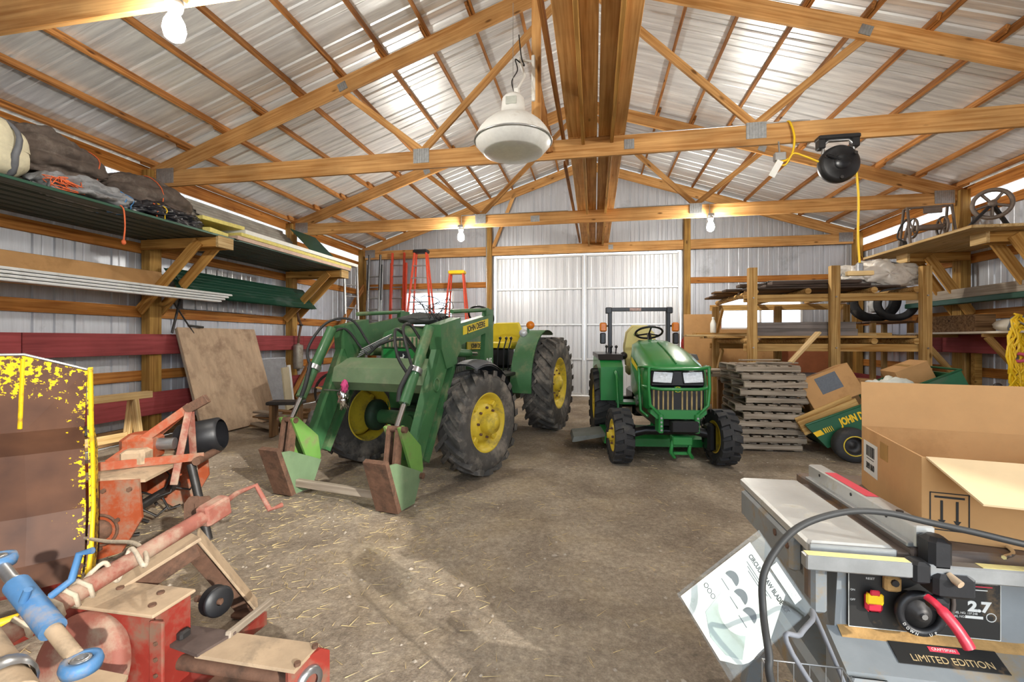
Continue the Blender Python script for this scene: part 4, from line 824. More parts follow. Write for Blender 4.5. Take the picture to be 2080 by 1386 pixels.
# roll bar with lamps
m = MB()
for s in (-1, 1): m.bbox((s*.46, 1.85, 1.46), (.06, .08, 1.06), .008); m.bbox((s*.48, 1.85, 1.97), (.10, .09, .10), .01)
m.bbox((0, 1.85, 1.985), (.92, .07, .06), .008); rb = m.build('roll_bar', M_DKB, CT); MB().bbox((-.06, 1.813, 1.985), (.18, .004, .045), .001).build('warning_label', pm('label_grey', 'c9a9a0', .5, 0, .3, 40, 0), rb)
for s in (-1, 1):
    ar = MB().bbox((s*.57, 1.82, 1.70), (.11, .07, .15), .02).build('amber_lamp', M_AMBER, CT); MB().bbox((s*.575, 1.83, 1.52), (.09, .07, .18), .015).build('lamp_bracket', M_DKB, ar); MB().cyl((s*.46, 1.84, 1.72), (s*.56, 1.84, 1.72), .015, 6).build('lamp_arm', M_DKB, ar)
# fenders and consoles
for s in (-1, 1):
    f = MB().prism([(1.05, .62), (1.05, 1.10), (1.22, 1.22), (2.05, 1.24), (2.2, 1.0), (1.95, 1.07), (1.6, 1.12), (1.25, 1.0), (1.12, .62)], s*.38, s*.70, 'x').build('fender', M_JDG2, CT)
    MB().prism([(1.15, 1.20), (1.25, 1.28), (2.0, 1.30), (2.0, 1.24), (1.22, 1.22)], s*.36, s*.72, 'x').build('console', M_DKB, f)
    MB().tube([(s*.5, 1.05, 1.05), (s*.5, .85, .98), (s*.48, .82, .45)], .018, 8).build('step_bar', M_JDG2, f)
    for k in range(3): MB().tube([(s*(.42+.06*k), 1.5+.1*k, 1.27), (s*(.42+.06*k), 1.44+.1*k, 1.38)], .010, 6).build('lever', M_DKB, f); MB().sphere((s*(.42+.06*k), 1.44+.1*k, 1.39), .024, 8, 6).build('lever_knob', M_DKB, f)
MB().bbox((0, 1.05, .60), (.98, .34, .035), .008).build('floorboard', M_JDG2, CT)
# mower deck
dk = loft([(.35, [(-.5, .12), (-.5, .22), (.5, .22), (.5, .12)]), (.5, [(-.72, .12), (-.70, .24), (.70, .24), (.72, .12)]), (1.2, [(-.72, .12), (-.70, .24), (.70, .24), (.72, .12)]), (1.32, [(-.5, .12), (-.5, .22), (.5, .22), (.5, .12)])], smooth=False).build('mower_deck', M_JDG2, CT)
for x in (-.45, 0, .45): MB().lathe([(.12, .24), (.12, .29), (.04, .31), (.04, .36), (.001, .36)], 16, T(x, .85, 0)).build('spindle', M_JDG2, dk)
MB().prism([(-.70, .235), (-1.12, .19), (-1.14, .12), (-1.10, .12), (-.70, .20)], .55, 1.1, 'y').build('discharge_chute', pm('grey_rubber', '6f7471', .7), dk)
for s in (-1, 1):
    MB().bbox((s*.66, .40, .27), (.04, .06, .26), .008).build('gauge_bracket', M_JDG2, dk); MB().lathe([(.02, -.04), (.075, -.04), (.085, -.025), (.085, .025), (.075, .04), (.02, .04)], 16, T(s*.66, .33, .09) @ Matrix.Rotation(PI/2, 4, 'Y')).build('gauge_wheel', M_DKB, dk)
    MB().tube([(s*.52, .75, .24), (s*.40, .9, .45)], .016, 6).build('lift_arm', M_JDG2, dk)
# ---------------------------------------------------------------- left foreground: yellow bucket, tiller, red machine
_s, _c = math.sin(math.atan(167/924)), math.cos(math.atan(167/924))
def at(px, py, z=None, Y=None):
    """a point of the photograph at a known height or depth"""
    u, v = (px-1040)/924, (690-py)/924; dx, dy = -_s+u*_c, _c+u*_s
    t = (z-1.5)/v if z is not None else Y/dy
    return V(dx*t, dy*t, 1.5+v*t)
def wornyellow():
    m = bpy.data.materials.new('worn_yellow_paint_on_rust'); m.use_nodes = True; nt = m.node_tree; N = nt.nodes; Lk = nt.links.new; b = N['Principled BSDF']
    tc = N.new('ShaderNodeTexCoord'); sp = N.new('ShaderNodeSeparateXYZ'); Lk(tc.outputs['Object'], sp.inputs[0])
    n = N.new('ShaderNodeTexNoise'); n.inputs['Scale'].default_value = 38; n.inputs['Detail'].default_value = 5; n.inputs['Roughness'].default_value = .6; Lk(tc.outputs['Object'], n.inputs['Vector'])
    n2 = N.new('ShaderNodeTexNoise'); n2.inputs['Scale'].default_value = 5; n2.inputs['Detail'].default_value = 4; Lk(tc.outputs['Object'], n2.inputs['Vector'])
    def math_(op, a, c):
        q = N.new('ShaderNodeMath'); q.operation = op
        for i, k in enumerate((a, c)):
            if isinstance(k, (int, float)): q.inputs[i].default_value = k
            else: Lk(k, q.inputs[i])
        return q.outputs[0]
    def mr(src, a, c, d, e):
        q = N.new('ShaderNodeMapRange'); Lk(src, q.inputs[0]); q.inputs[1].default_value = a; q.inputs[2].default_value = c; q.inputs[3].default_value = d; q.inputs[4].default_value = e; return q.outputs[0]
    top = mr(sp.outputs['Z'], .98, 1.42, -.10, .20); edge = mr(sp.outputs['X'], -.16, 0, -.12, .17); wear = math_('MAXIMUM', top, edge)
    f = math_('ADD', math_('ADD', math_('MULTIPLY', n.outputs['Fac'], .8), math_('MULTIPLY', n2.outputs['Fac'], .4)), wear)
    r = N.new('ShaderNodeValToRGB'); Lk(f, r.inputs[0]); r.color_ramp.elements[0].position = .745; r.color_ramp.elements[1].position = .76
    rr = N.new('ShaderNodeValToRGB'); Lk(n2.outputs['Fac'], rr.inputs[0]); rr.color_ramp.elements[0].position = .3; rr.color_ramp.elements[1].position = .7; rr.color_ramp.elements[0].color = (*lin('4c3226'), 1); rr.color_ramp.elements[1].color = (*lin('6a4834'), 1)
    mx = N.new('ShaderNodeMix'); mx.data_type = 'RGBA'; Lk(r.outputs[0], mx.inputs[0]); Lk(rr.outputs[0], mx.inputs[6]); mx.inputs[7].default_value = (*lin('f0c814'), 1)
    Lk(mx.outputs[2], b.inputs['Base Color']); b.inputs['Roughness'].default_value = .6
    bp = N.new('ShaderNodeBump'); bp.inputs['Strength'].default_value = .3; bp.inputs['Distance'].default_value = .003; Lk(r.outputs[0], bp.inputs['Height']); Lk(bp.outputs[0], b.inputs['Normal'])
    return m
M_WORN = wornyellow()
M_BYEL = pm('bucket_yellow', 'e8bf18', .5, 0, .1, 8, .1, dirt=('7a5530', .2, 9))
M_ORG = pm('tiller_orange', 'a34c28', .6, 0, .16, 5, .08, dirt=('8d7a66', .42, 5))
M_REDP = pm('faded_red_paint', '912f24', .6, 0, .18, 5, .08, dirt=('7c604e', .40, 5))
M_DUST = pm('dusty_metal_top', 'b39c80', .8, 0, .16, 5, .15, dirt=('8a7a66', .3, 6))
M_PINK = pm('sun_faded_red', '93584a', .7, 0, .18, 7, .1, dirt=('a8927e', .45, 6))
M_BLUEP = pm('worn_blue_paint', '4f7fae', .55, .1, .15, 8, .1, dirt=('9c9288', .35, 10))
M_DARKPL = pm('grimy_dark_plate', '584a44', .8, .1, .25, 8, .2)
# bucket: origin at its right-hand edge on the ground; faceted shell running left, cheek plate at the right edge
BK = thing('snow_blower_bucket', 'big faceted bucket of rusty steel with scraped yellow paint', 'bucket', (-2.84, 2.12, 0), R(46))
xs = [(0, 0), (-.24, -.035), (-1.15, .02)]; pr_ = [(1.42, -.02, -.0), (1.00, .05, .02), (.86, .13, .03), (.50, .17, .03), (.24, .13, .03), (.14, .02, .03)]
vs = []; fs = []
for j, (z, y, dx) in enumerate(pr_):
    for i, (x, dy) in enumerate(xs): vs.append((x-dx, y+dy*(1-j*.12), z-(.09 if (j == 0 and i == 0) else 0)))
for j in range(len(pr_)-1):
    for i in range(2): a = j*3+i; fs.append((a, a+3, a+4, a+1))
MB().add(vs, fs).add([(x, y+.012, z) for x, y, z in vs], [tuple(reversed(f)) for f in fs]).build('shell', M_WORN, BK)
MB().prism([(-.02, 1.33), (.03, 1.34), (.07, 1.0), (.20, .86), (.24, .5), (.20, .24), (.08, .12), (-.14, .14), (-.03, .30), (.05, .52), (.02, .86), (-.01, 1.0)], .0, .02, 'x').build('cheek_plate', M_WORN, BK)
MB().tube([(.012, -.015, 1.33), (.014, .0, 1.0), (.016, .03, .86), (.016, .06, .52), (.016, -.02, .30), (.014, -.14, .14)], .013, 6).build('cheek_edge', M_BYEL, BK)
MB().tube([(-1.15, -.015, 1.42), (-.24, -.055, 1.42), (0, -.02, 1.33)], .008, 6).build('lip', M_STEEL, BK)
MB().tube([(-.245, -.045, 1.40), (-.27, .02, 1.02)], .012, 5).build('weld_seam', M_BYEL, BK)
MB().tube([(.03+.42*math.cos(R(a))-.40, -.06-.30*math.sin(R(a)), .155) for a in range(-5, 130, 9)], .022, 8).build('base_ring', M_BYEL, BK)
MB().lathe([(.36, .02), (.36, .135), (.30, .14), (.30, .02)], 30, T(-.42, -.03, 0), closed=True).build('base_drum', M_REDP, BK)
# tiller
TL = thing('rotary_tiller', 'orange rotary tiller with dusty hood and upright hitch frame', 'tiller', (-3.20, 2.50, 0), R(22))
MB().prism([(-.26, .18), (-.26, .56), (.20, .56), (.22, .30), (.10, .08), (-.06, .04)], -.02, .0, 'y').build('end_plate', M_ORG, TL)
MB().prism([(-.26, .18), (-.26, .56), (.20, .56), (.22, .30), (.10, .08), (-.06, .04)], .98, 1.0, 'y').build('end_plate', M_ORG, TL)
loft([(0, [(-.28, .54), (-.28, .56), (.05, .58), (.23, .555), (.23, .535)]), (1.0, [(-.28, .54), (-.28, .56), (.05, .58), (.23, .555), (.23, .535)])], smooth=False).build('hood', M_DUST, TL)
MB().box((-.265, .5, .36), (.015, .98, .36)).build('rear_flap', M_ORG, TL)
MB().tube([(.10*math.cos(a*PI/12)-.02, -.024, .24+.10*math.sin(a*PI/12)) for a in range(24)], .010, 5, closed=True).build('bearing_ring', M_RUST, TL)
MB().lathe([(.07, 0), (.07, .03), (.03, .05), (.001, .05)], 16, T(-.02, -.02, .24) @ Matrix.Rotation(PI/2, 4, 'X')).build('bearing_cap', M_RUST, TL)
for x, z in ((-.2, .5), (0, .5), (.15, .5), (-.12, .30), (.08, .30), (-.02, .12)): MB().cyl((x, -.02, z), (x, -.036, z), .016, 6).build('bolt', M_RUST, TL)
MB().cyl((-.02, .05, .24), (-.02, .95, .24), .035, 10).build('rotor_shaft', M_DKSTEEL, TL)
random.seed(8)
for k in range(14):
    a = k*2.4; y = .1+.06*k; MB().tube([(-.02, y, .24), (-.02+.14*math.cos(a), y, .24+.14*math.sin(a)), (-.02+.17*math.cos(a+.4), y+.04, .24+.17*math.sin(a+.4))], .014, 5, flat=.5).build('tine', M_DKSTEEL, TL)
MB().tube(spline([(.24, .02, .06), (.08, -.05, .03), (-.15, -.06, .03), (-.32, 0, .05)]), .014, 6).build('skid_rod', M_STEEL, TL)
gb = MB().bbox((-.02, .45, .68), (.22, .24, .22), .04).build('gearbox', M_ORG, TL); MB().cyl((.08, .45, .70), (.2, .45, .70), .045, 12).build('input_shaft', M_STEEL, gb); MB().bbox((.02, .3, .64), (.16, .14, .12), .02).build('gear_cover', M_DUST, gb)
MB().lathe([(.12, 0), (.14, .02), (.14, .3), (.12, .32)], 20, T(.12, .7, .66) @ Matrix.Rotation(R(80), 4, 'Y')).build('shaft_guard', M_BLACK, TL)
for y in (.30, .62):
    board('hitch_strut', (-.16, y, .60), (.30, .46, .98), .012, .06, M_ORG, TL); board('hitch_upright', (.30, .46, 1.0), (.26, y, .42), .05, .015, M_PINK, TL, up=(0, 1, 0))
board('hitch_bracket', (.27, .46, .95), (.42, .46, 1.04), .05, .07, M_RUST, TL)
board('side_rail', (-.2, .12, .62), (.42, .40, .60), .012, .06, M_ORG, TL); board('side_rail', (-.2, .85, .62), (.42, .62, .60), .012, .06, M_ORG, TL)
MB().cyl((.40, .32, .58), (.40, .72, .58), .03, 10).build('hitch_pin', M_RUST, TL)
MB().cyl((.34, .38, .55), (.50, .28, .0), .03, 10).build('parking_leg', M_DKSTEEL, TL)
# red machine in front: box housing, deck, tubes
RM = thing('red_implement', 'red and rust farm implement with jack tube, deck plate and housing', 'implement', (-1.6, 1.7, 0))
def W(p): return V(*p)-V(-1.6, 1.7, 0)
def A(px, py, z): return at(px, py, z)-V(-1.6, 1.7, 0)
# long jack tube with crank
p0, p1 = A(-60, 1335, .50), A(428, 1042, .64); ax = (p1-p0).normalized()
MB().cyl(p0, p1, .034, 14).build('jack_tube', M_PINK, RM); MB().bbox((0, 0, 0), (.14, .075, .10), .01, M=Matrix.Translation(p1+ax*.02) @ ax.to_track_quat('X', 'Z').to_matrix().to_4x4()).build('jack_head', M_PINK, RM)
MB().tube([p1, A(480, 1003, .66), A(520, 986, .66), A(548, 1036, .55), A(572, 1026, .55)], .0145, 8).build('crank', M_PINK, RM)
for k, (x, y) in enumerate(((376, 1040), (398, 1040))): MB().prism([(-.04, -.09), (.04, -.09), (.04, .03), (.02, .06), (-.02, .06), (-.04, .03)], -.01, .01, 'y').build('clevis_ear', M_RUST, RM, Matrix.Translation(A(x, y, .62)+V(0, .05, 0)) @ T(rz=.5)); 
# flat bar under the tube and the channel strut to the floor
a, b = A(400, 1090, .55), A(235, 1192, .45); board('flat_bar', a, b, .10, .016, M_DUST, RM); board('bar_web', a-V(0, 0, .05), b-V(0, 0, .06), .012, .10, M_RUST, RM)
a, b = A(402, 1085, .52), A(522, 1232, .03); board('strut_face', a, b, .11, .012, M_DUST, RM, up=(.5, .3, .6)); board('strut_flange', a+V(-.05, -.03, -.03), b+V(-.05, -.03, -.01), .012, .07, M_RUST, RM, up=(.5, .3, .6))
# housing
bx0, bx1, by0, by1 = -2.06, -1.65, 1.46, 1.62
for nm, c, d, mt in (('housing_top', ((bx0+bx1)/2, (by0+by1)/2, .452), (bx1-bx0+.03, by1-by0+.03, .014), M_DUST), ('housing_back', ((bx0+bx1)/2, by1, .275), (bx1-bx0, .012, .34), M_REDP), ('housing_side', (bx1, (by0+by1)/2, .275), (.014, by1-by0-.014, .34), M_REDP), ('housing_front', ((bx0+bx1)/2, by0, .275), (bx1-bx0, .012, .34), M_REDP)):
    MB().bbox(W(c), d, .004).build(nm, mt, RM)
MB().bbox(W((bx1+.03, by0-.012, .26)), (.06, .014, .36), .004).build('housing_flange', M_REDP, RM)
for k in range(5): MB().cyl(W((bx1+.035, by0-.018, .12+.06*k)), W((bx1+.035, by0-.026, .12+.06*k)), .008, 6).build('rivet', M_RUST, RM)
for q in ((-1.70, 1.50), (-1.95, 1.58), (-1.75, 1.58)): MB().cyl(W((q[0], q[1], .458)), W((q[0], q[1], .466)), .014, 8).build('bolt', M_RUST, RM)
MB().lathe([(.001, .04), (.16, .04), (.19, .025), (.195, 0), (.19, -.02)], 40, Matrix.Translation(W((-1.90, 1.40, .26))) @ Matrix.Rotation(R(75), 4, 'X') @ T(0, 0, 0)).build('shield_disc', M_PINK, RM)
MB().lathe([(.015, -.03), (.055, -.03), (.062, -.02), (.05, 0), (.062, .02), (.055, .03), (.015, .03)], 28, Matrix.Translation(W((-1.60, 1.70, .375))) @ Matrix.Rotation(R(80), 4, 'Y') @ Matrix.Rotation(R(20), 4, 'X')).build('pulley', M_BLACK, RM)
MB().cyl(W((-1.7, 1.70, .375)), W((-1.57, 1.70, .375)), .014, 10).build('pulley_shaft', M_RUST, RM)
# deck plates, end plate with bearing, cross tube
def quad(nm, pts, th, mt):
    q = [W(p) for p in pts]; n_ = len(q); n = (q[1]-q[0]).cross(q[2]-q[0]).normalized()
    if n.z < 0: q = q[::-1]; n = -n
    MB().add([p-n*th for p in q]+q, [tuple(range(n_-1, -1, -1)), tuple(range(n_, 2*n_))]+[(i, (i+1) % n_, n_+(i+1) % n_, n_+i) for i in range(n_)]).build(nm, mt, RM)
zz = .30
quad('dark_deck_plate', [at(318, 1300, zz), at(325, 1262, zz), at(480, 1283, zz), at(400, 1330, zz)], .012, M_DARKPL)
quad('deck_plate', [at(395, 1330, zz-.01), at(470, 1284, zz-.01), at(648, 1308, zz-.01), at(598, 1362, zz-.01)], .014, M_DUST)
MB().bbox(A(373, 1288, .315), (.03, .05, .035), .008).build('deck_stop', M_DKSTEEL, RM)
e0 = A(622, 1335, .28); MB().prism([(-.08, -.20), (.10, -.20), (.10, -.03), (.06, .0), (-.08, .0)], -.008, .008, 'x').build('end_plate', M_REDP, RM, Matrix.Translation(e0) @ T(rz=R(-20)))
MB().lathe([(.028, .015), (.05, .015), (.055, 0), (.055, -.01), (.02, -.01)], 20, Matrix.Translation(e0+V(.012, .0, -.09)) @ T(rz=R(-20)) @ Matrix.Rotation(PI/2, 4, 'Y')).build('bearing', M_STEEL, RM)
MB().cyl(A(300, 1335, .20), A(600, 1380, .18), .028, 12).build('cross_tube', M_RUST, RM)
quad('lower_frame', [at(330, 1386, .12), at(330, 1340, .12), at(440, 1360, .12), at(420, 1410, .12)], .05, M_REDP)
board('pale_bar', A(462, 1292, .30), A(552, 1220, .26), .025, .03, W_GREY, RM); quad('side_rail', [at(480, 1290, .27), at(538, 1242, .22), at(538, 1268, .14), at(490, 1305, .2)], .01, M_REDP)
quad('lower_deck', [at(100, 1400, .36), at(150, 1350, .37), at(260, 1372, .36), at(230, 1430, .36)], .012, M_DUST)
MB().bbox(A(500, 1245, .02), (.12, .10, .03), .01).build('foot', M_RUST, RM)
for s_ in ((640, 1316), (604, 1352)): MB().cyl(A(*s_, .29), A(*s_, .29)+V(0, 0, .012), .012, 8).build('bolt', M_RUST, RM)
for x_ in (-2.1, -1.6): board('skid', W((x_, 1.2, .05)), W((x_, 1.85, .05)), .05, .1, M_REDP, RM)
MB().bbox(W((-1.3, 1.56, .09)), (.36, .24, .17), .01).build('gear_case', M_RUST, RM)
MB().bbox(e0+V(0, 0, -.23), (.04, .1, .1), .01).build('wear_shoe', M_RUST, RM)
# rope wound on the jack tube and trailing to the tiller
rp = [p0.lerp(p1, .12+.011*k)+V(0, 0, 0)+(Matrix.Rotation(k*1.25, 4, ax) @ Vector((0, 0, .043))) for k in range(26)]
rr_ = [at(205, 1235, .56), at(232, 1180, .60), at(292, 1150, .60), at(296, 1125, .6), at(270, 1103, .56), at(215, 1100, .45), at(165, 1092, .30)]
tag(MB().tube([p+V(-1.6, 1.7, 0) for p in rp]+spline([rp[-1]+V(-1.6, 1.7, 0)]+[p0.lerp(p1, .45)+V(-1.6, 1.7, .05), p0.lerp(p1, .5)+V(-1.6, 1.7, -.05), p0.lerp(p1, .56)+V(-1.6, 1.7, .05)]+rr_[2:], 8), .009, 6).build('rope', pm('dirty_rope', 'c4b7a2', .9, 0, .2, 30, .3)), 'dirty white rope wound around the jack tube', 'rope')
# blue top link
BL = thing('top_link', 'blue turnbuckle top link with ball ends lying over the red implement', 'top link', tuple(at(85, 1240, .64)))
b0, b1 = at(-5, 1140, .74)-BL.location, at(165, 1350, .56)-BL.location; d_ = (b1-b0).normalized(); Ln = (b1-b0).length
MB().cyl(b0+d_*Ln*.26, b0+d_*Ln*.70, .034, 16).build('barrel', M_BLUEP, BL); MB().cyl(b0, b0+d_*Ln*.3, .019, 12).build('screw', M_STEEL, BL); MB().cyl(b0+d_*Ln*.68, b1-d_*.04, .021, 12).build('screw', M_DUST, BL)
MB().cyl(b0+d_*Ln*.235, b0+d_*Ln*.28, .026, 12).build('lock_nut', M_STEEL, BL)
for p, s_ in ((b1, 1), (b0, -1)):
    be = MB().lathe([(.028, -.018), (.046, -.018), (.051, 0), (.046, .018), (.028, .018)], 24, Matrix.Translation(p), closed=True).build('ball_end', M_BLUEP, BL); MB().lathe([(.014, -.022), (.024, -.018), (.028, 0), (.024, .018), (.014, .022)], 16, Matrix.Translation(p), closed=True).build('ball', M_STEEL, be)
q = b0+d_*Ln*.5; MB().tube([q+V(.03, .02, .03), q+V(.07, .05, .07), q+V(.06, .08, .14), q+V(.10, .09, .15)], .011, 8).build('handle', M_BLUEP, BL); MB().tube([q+V(-.02, -.02, .03), q+V(.0, -.02, .07)], .011, 8).build('grease_nipple', M_BLUEP, BL)
sp = thing('steel_pipe', 'dusty grey drive pipe lying beside the red implement', 'pipe', tuple(at(20, 1375, .62)))
MB().cyl((-.45, .16, 0), (.10, -.055, -.02), .055, 18).build('pipe', M_DUST, sp); MB().lathe([(.058, 0), (.066, .01), (.066, .05), (.058, .06)], 18, Matrix.Translation((.02, -.022, -.015)) @ V(-.93, .36, .0).to_track_quat('Z', 'Y').to_matrix().to_4x4()).build('coupling', M_STEEL, sp)
# ---------------------------------------------------------------- right side, back: rack, pallets, cart, shelf
random.seed(21)
# pallets: one pallet with its parts, then copies
def pallet(L=.80, D=.92):
    t = thing('wooden_pallet', 'x', 'pallet')
    for y in (-D/2+.02, 0, D/2-.02): board('stringer', (-L/2, y, .053), (L/2, y, .053), .038, .066, W_GREY, t)
    for i in range(6): x = -L/2+.05+i*(L-.1)/5; board('top_board', (x, -D/2+.03, .0945), (x, D/2-.03, .0945), .10, .016, W_GREY, t)
    for x in (-L/2+.05, 0, L/2-.05): board('bottom_board', (x, -D/2+.035, .011), (x, D/2-.035, .011), .10, .016, W_GREY, t)
    return t
P0 = pallet(); NP = 11; ORD = ('lowest', 'second', 'third', 'fourth', 'fifth', 'sixth', 'seventh', 'eighth', 'ninth', 'tenth', 'topmost')
for k in range(NP):
    p = P0 if k == 0 else copytree(P0); p.location = (2.335+random.uniform(-.045, .045), 7.04+random.uniform(-.04, .04), .004+.1045*k); p.rotation_euler = (0, 0, R(random.uniform(-5, 5)))
    tag(p, 'weathered wooden pallet, %s in the tall stack by the compact tractor' % (ORD[k]+('' if k in (0, 10) else ' up')), group='stacked pallets')
ZP = .004+.1045*NP+.002
for k, (x, y, a, L) in enumerate(((2.30, 6.85, .1, .7), (2.45, 6.75, -.25, .5), (2.35, 7.1, .3, .6))):
    tag(board('pallet_slat', (x-L/2*math.cos(a), y-L/2*math.sin(a), ZP+.012+.019*k), (x+L/2*math.cos(a), y+L/2*math.sin(a), ZP+.012+.019*k), .09, .016, W_GREY), ('long loose slat lying flat on top of the pallet stack', 'short loose slat across the pallet stack top', 'loose slat at a slant over the pallet stack top')[k], 'slat', 'slats on the pallets')
tag(board('leaning_board', (2.60, 6.70, 1.19), (2.98, 6.78, 1.60), .10, .03, W_PALE), 'pale short board tilted up from the pallet stack', 'board')
# pile of weathered planks behind the pallets, under the rack
for k in range(9):
    a = random.uniform(-.08, .08); y = 8.35+.16*(k % 3)+random.uniform(-.03, .03); z = .86+.043*(k//3); 
    tag(board('weathered_plank', (1.95+random.uniform(-.1, .1), y, z+.02), (3.35+random.uniform(-.2, .1), y+a, z+.02), .14, .035, W_GREY), 'weathered plank in the low pile behind the pallet stack', 'plank', 'planks behind the pallets')
t = thing('plank_trestle', 'low wooden trestle carrying weathered planks behind the pallets', 'trestle', (2.6, 8.5, 0))
for x in (-.35, .45):
    board('cross_beam', (x, -.35, .815), (x, .35, .815), .09, .085, W_OLD, t)
    for y in (-.3, .3): board('leg', (x, y, 0), (x, y, .772), .08, .09, W_OLD, t, up=(1, 0, 0))
# lumber rack
RK = thing('lumber_rack', 'two level lumber rack of rough posts and rails', 'rack', (3.7, 8.9, 0))
def Rk(x, y, z): return (x-3.7, y-8.9, z)
for x in (2.52, 3.72, 4.97):
    board('post', Rk(x, 7.95, 0), Rk(x, 7.95, 2.66 if x < 4.5 else 2.62), .13, .10, W_RACK, RK, up=(0, 1, 0)); board('post', Rk(x, 10.2, 0), Rk(x, 10.2, 2.2), .13, .10, W_RACK, RK, up=(0, 1, 0))
    if x < 3: 
        for zt in (2.12, 1.32): board('brace', Rk(x-.02, 9.6, zt-.02), Rk(x-.02, 10.15, zt-.6), .04, .09, W_RACK, RK)
for z in (2.17, 1.37):
    for y in (8.02, 10.27): board('rail', Rk(2.42, y+(.025 if y < 9 else 0), z), Rk(5.02, y+(.025 if y < 9 else 0), z), .045, .12, W_RACK, RK)
    for x in (2.58, 3.36, 4.30, 4.88): MB().cyl(Rk(x, 7.98, z+.105), Rk(x, 10.3, z+.105), .048, 10).build('joist', W_RACK, RK)
for x in (2.52, 3.72, 4.97):
    for z in (2.17, 1.37): MB().cyl(Rk(x, 7.898, z), Rk(x, 7.88, z), .012, 6).build('bolt_head', M_STEEL, RK)
# boards on the rack: shelf 1 (z 1.523), shelf 2 (z 2.323)
def rboard(y, z, x0, x1, w_, h_, mt, lab, nm='rack_board', skew=0): return tag(board(nm, (x0, y, z+h_/2), (x1, y+skew, z+h_/2), w_, h_, mt), lab, 'board', 'boards on the lumber rack')
zz = 1.525
W_GREYB = wood('grey_beam_wood', '8d8580', '6a6460', .1); W_DK = wood('dark_stained_board', '5e5048', '3c322c', .2)
for k in range(7): rboard(8.15+.29*k, zz, 2.1+.1*random.random() if k > 1 else 2.6, 5.0-.1*random.random() if k > 1 else 4.90, .27, .035, W_PALE if k % 2 else W_RACK, 'tan plank in the bottom layer of the lower rack shelf')
zz += .036
rboard(8.13, zz, 2.6, 4.12, .10, .11, W_GREYB, 'thick grey beam on the lower rack shelf, lower of two'); rboard(8.14, zz+.112, 2.60, 4.10, .10, .11, W_GREYB, 'thick grey beam on the lower rack shelf, upper of two')
rboard(8.40, zz, 2.7, 4.5, .2, .035, W_PALE, 'pale plank lying behind the grey beams'); rboard(8.62, zz, 2.9, 4.85, .2, .05, W_RACK, 'thick tan plank lying behind the grey beams')
rboard(9.35, zz, 1.75, 3.1, .2, .035, W_PALE, 'pale plank sticking out past the lower rack shelf end'); rboard(9.62, zz, 1.85, 3.2, .2, .035, W_PALE, 'pale plank sticking out beside the red canister'); rboard(9.5, zz+.037, 1.95, 2.9, .25, .03, W_RACK, 'tan plank crossing the two planks at the rack end', skew=.1)
zz = 2.325
for k in range(6): rboard(8.2+.33*k, zz, 2.25 if k > 2 else 2.6, 4.7, .3, .03, W_OLD if k % 2 else W_DK, 'dark brown plank in the bottom layer of the upper rack shelf')
zz += .032
for k, (y, x0, x1, mt, lab) in enumerate(((8.15, 2.75, 4.3, W_DK, 'dark stained board at the front of the upper rack shelf'), (8.42, 2.55, 4.2, W_GREYB, 'grey board second from the front of the upper rack shelf'), (8.75, 2.3, 4.2, W_DK, 'dark board in the middle of the upper rack shelf'), (9.1, 2.2, 4.0, W_OLD, 'brown board toward the back of the upper rack shelf'))):
    rboard(y, zz+.002, x0, x1, .25, .035, mt, lab, skew=.05)
for k, (y, x0, x1, lab) in enumerate(((8.14, 2.85, 4.15, 'dark plank stacked second high at the upper shelf front'), (8.45, 2.45, 4.05, 'dark plank stacked second high behind the front one'))): rboard(y, zz+.040, x0, x1, .22, .05, W_DK, lab)
t = thing('metal_sheet', 'bundle top sheet of grey ribbed metal on the upper rack shelf', 'sheet', (3.6, 8.5, zz+.094)); 
vs = []; pf = ribprof(-.4, .4, .1, .02, .05)
for p, d in pf:
    for x in (-.75, .65): vs.append((x, p, .005+d))
fq = [(2*i, 2*i+1, 2*i+3, 2*i+2) for i in range(len(pf)-1)]; MB().add(vs, fq).add([(a, b, c-.004) for a, b, c in vs], [tuple(reversed(q)) for q in fq]).build('sheet', M_STEEL, t)
cloth_thing('wrapped_tarp', 'silvery wrapped tarp bundle on the upper rack shelf by the post', 'tarp', (4.55, 8.35, 2.53), (.52, .30, .23), pm('silver_tarp', 'dcd7ce', .4, .1, .14, 7, .4, dirt=('a8988a', .18, 4)), ((.1, M_STRAP),), 71, amp=.4, freq=2.4, folds=6, fa=.12, n=100, m=60)
# tyres behind the rack
def plain_tyre(lab, c, Rt, W_, rot):
    t = thing('spare_tyre', lab, 'tyre', c, rot=rot, group='tyres behind the rack')
    Q = T(0, 0, Rt) @ Matrix.Rotation(PI/2, 4, 'Y'); b = MB(); w2 = W_/2; Ri = Rt*.62
    b.lathe([(Ri, -w2*.75), (Ri+.03, -w2*.95), (Rt*.86, -w2), (Rt*.97, -w2*.8), (Rt, -w2*.4), (Rt, w2*.4), (Rt*.97, w2*.8), (Rt*.86, w2), (Ri+.03, w2*.95), (Ri, w2*.75), (Ri+.03, w2*.6), (Rt*.93, w2*.5), (Rt*.93, -w2*.5), (Ri+.03, -w2*.6)], 48, Q, closed=True).build('carcass', M_RUB2, t)
    for x in (-.3, 0, .3): MB().tube([(x*W_, Rt*1.001*math.cos(a*PI/24), Rt+Rt*1.001*math.sin(a*PI/24)) for a in range(48)], .006, 4, closed=True).build('tread_groove', M_BLACK, t)
    return t
plain_tyre('big black tyre with a white rag in it, standing behind the rack', (5.68, 10.58, 1.862), .43, .26, (0, 0, R(72)))
plain_tyre('black tyre leaning at the post end of the rack', (5.78, 10.05, 1.862), .34, .22, (0, 0, R(64)))
t = thing('rag', 'white crumpled rag hanging inside the big black tyre', 'rag', (5.60, 10.40, 2.02)); lump((0, 0, .16), (.10, .06, .16), seed=81, amp=.5, freq=3).build('cloth', M_WHITE, t)
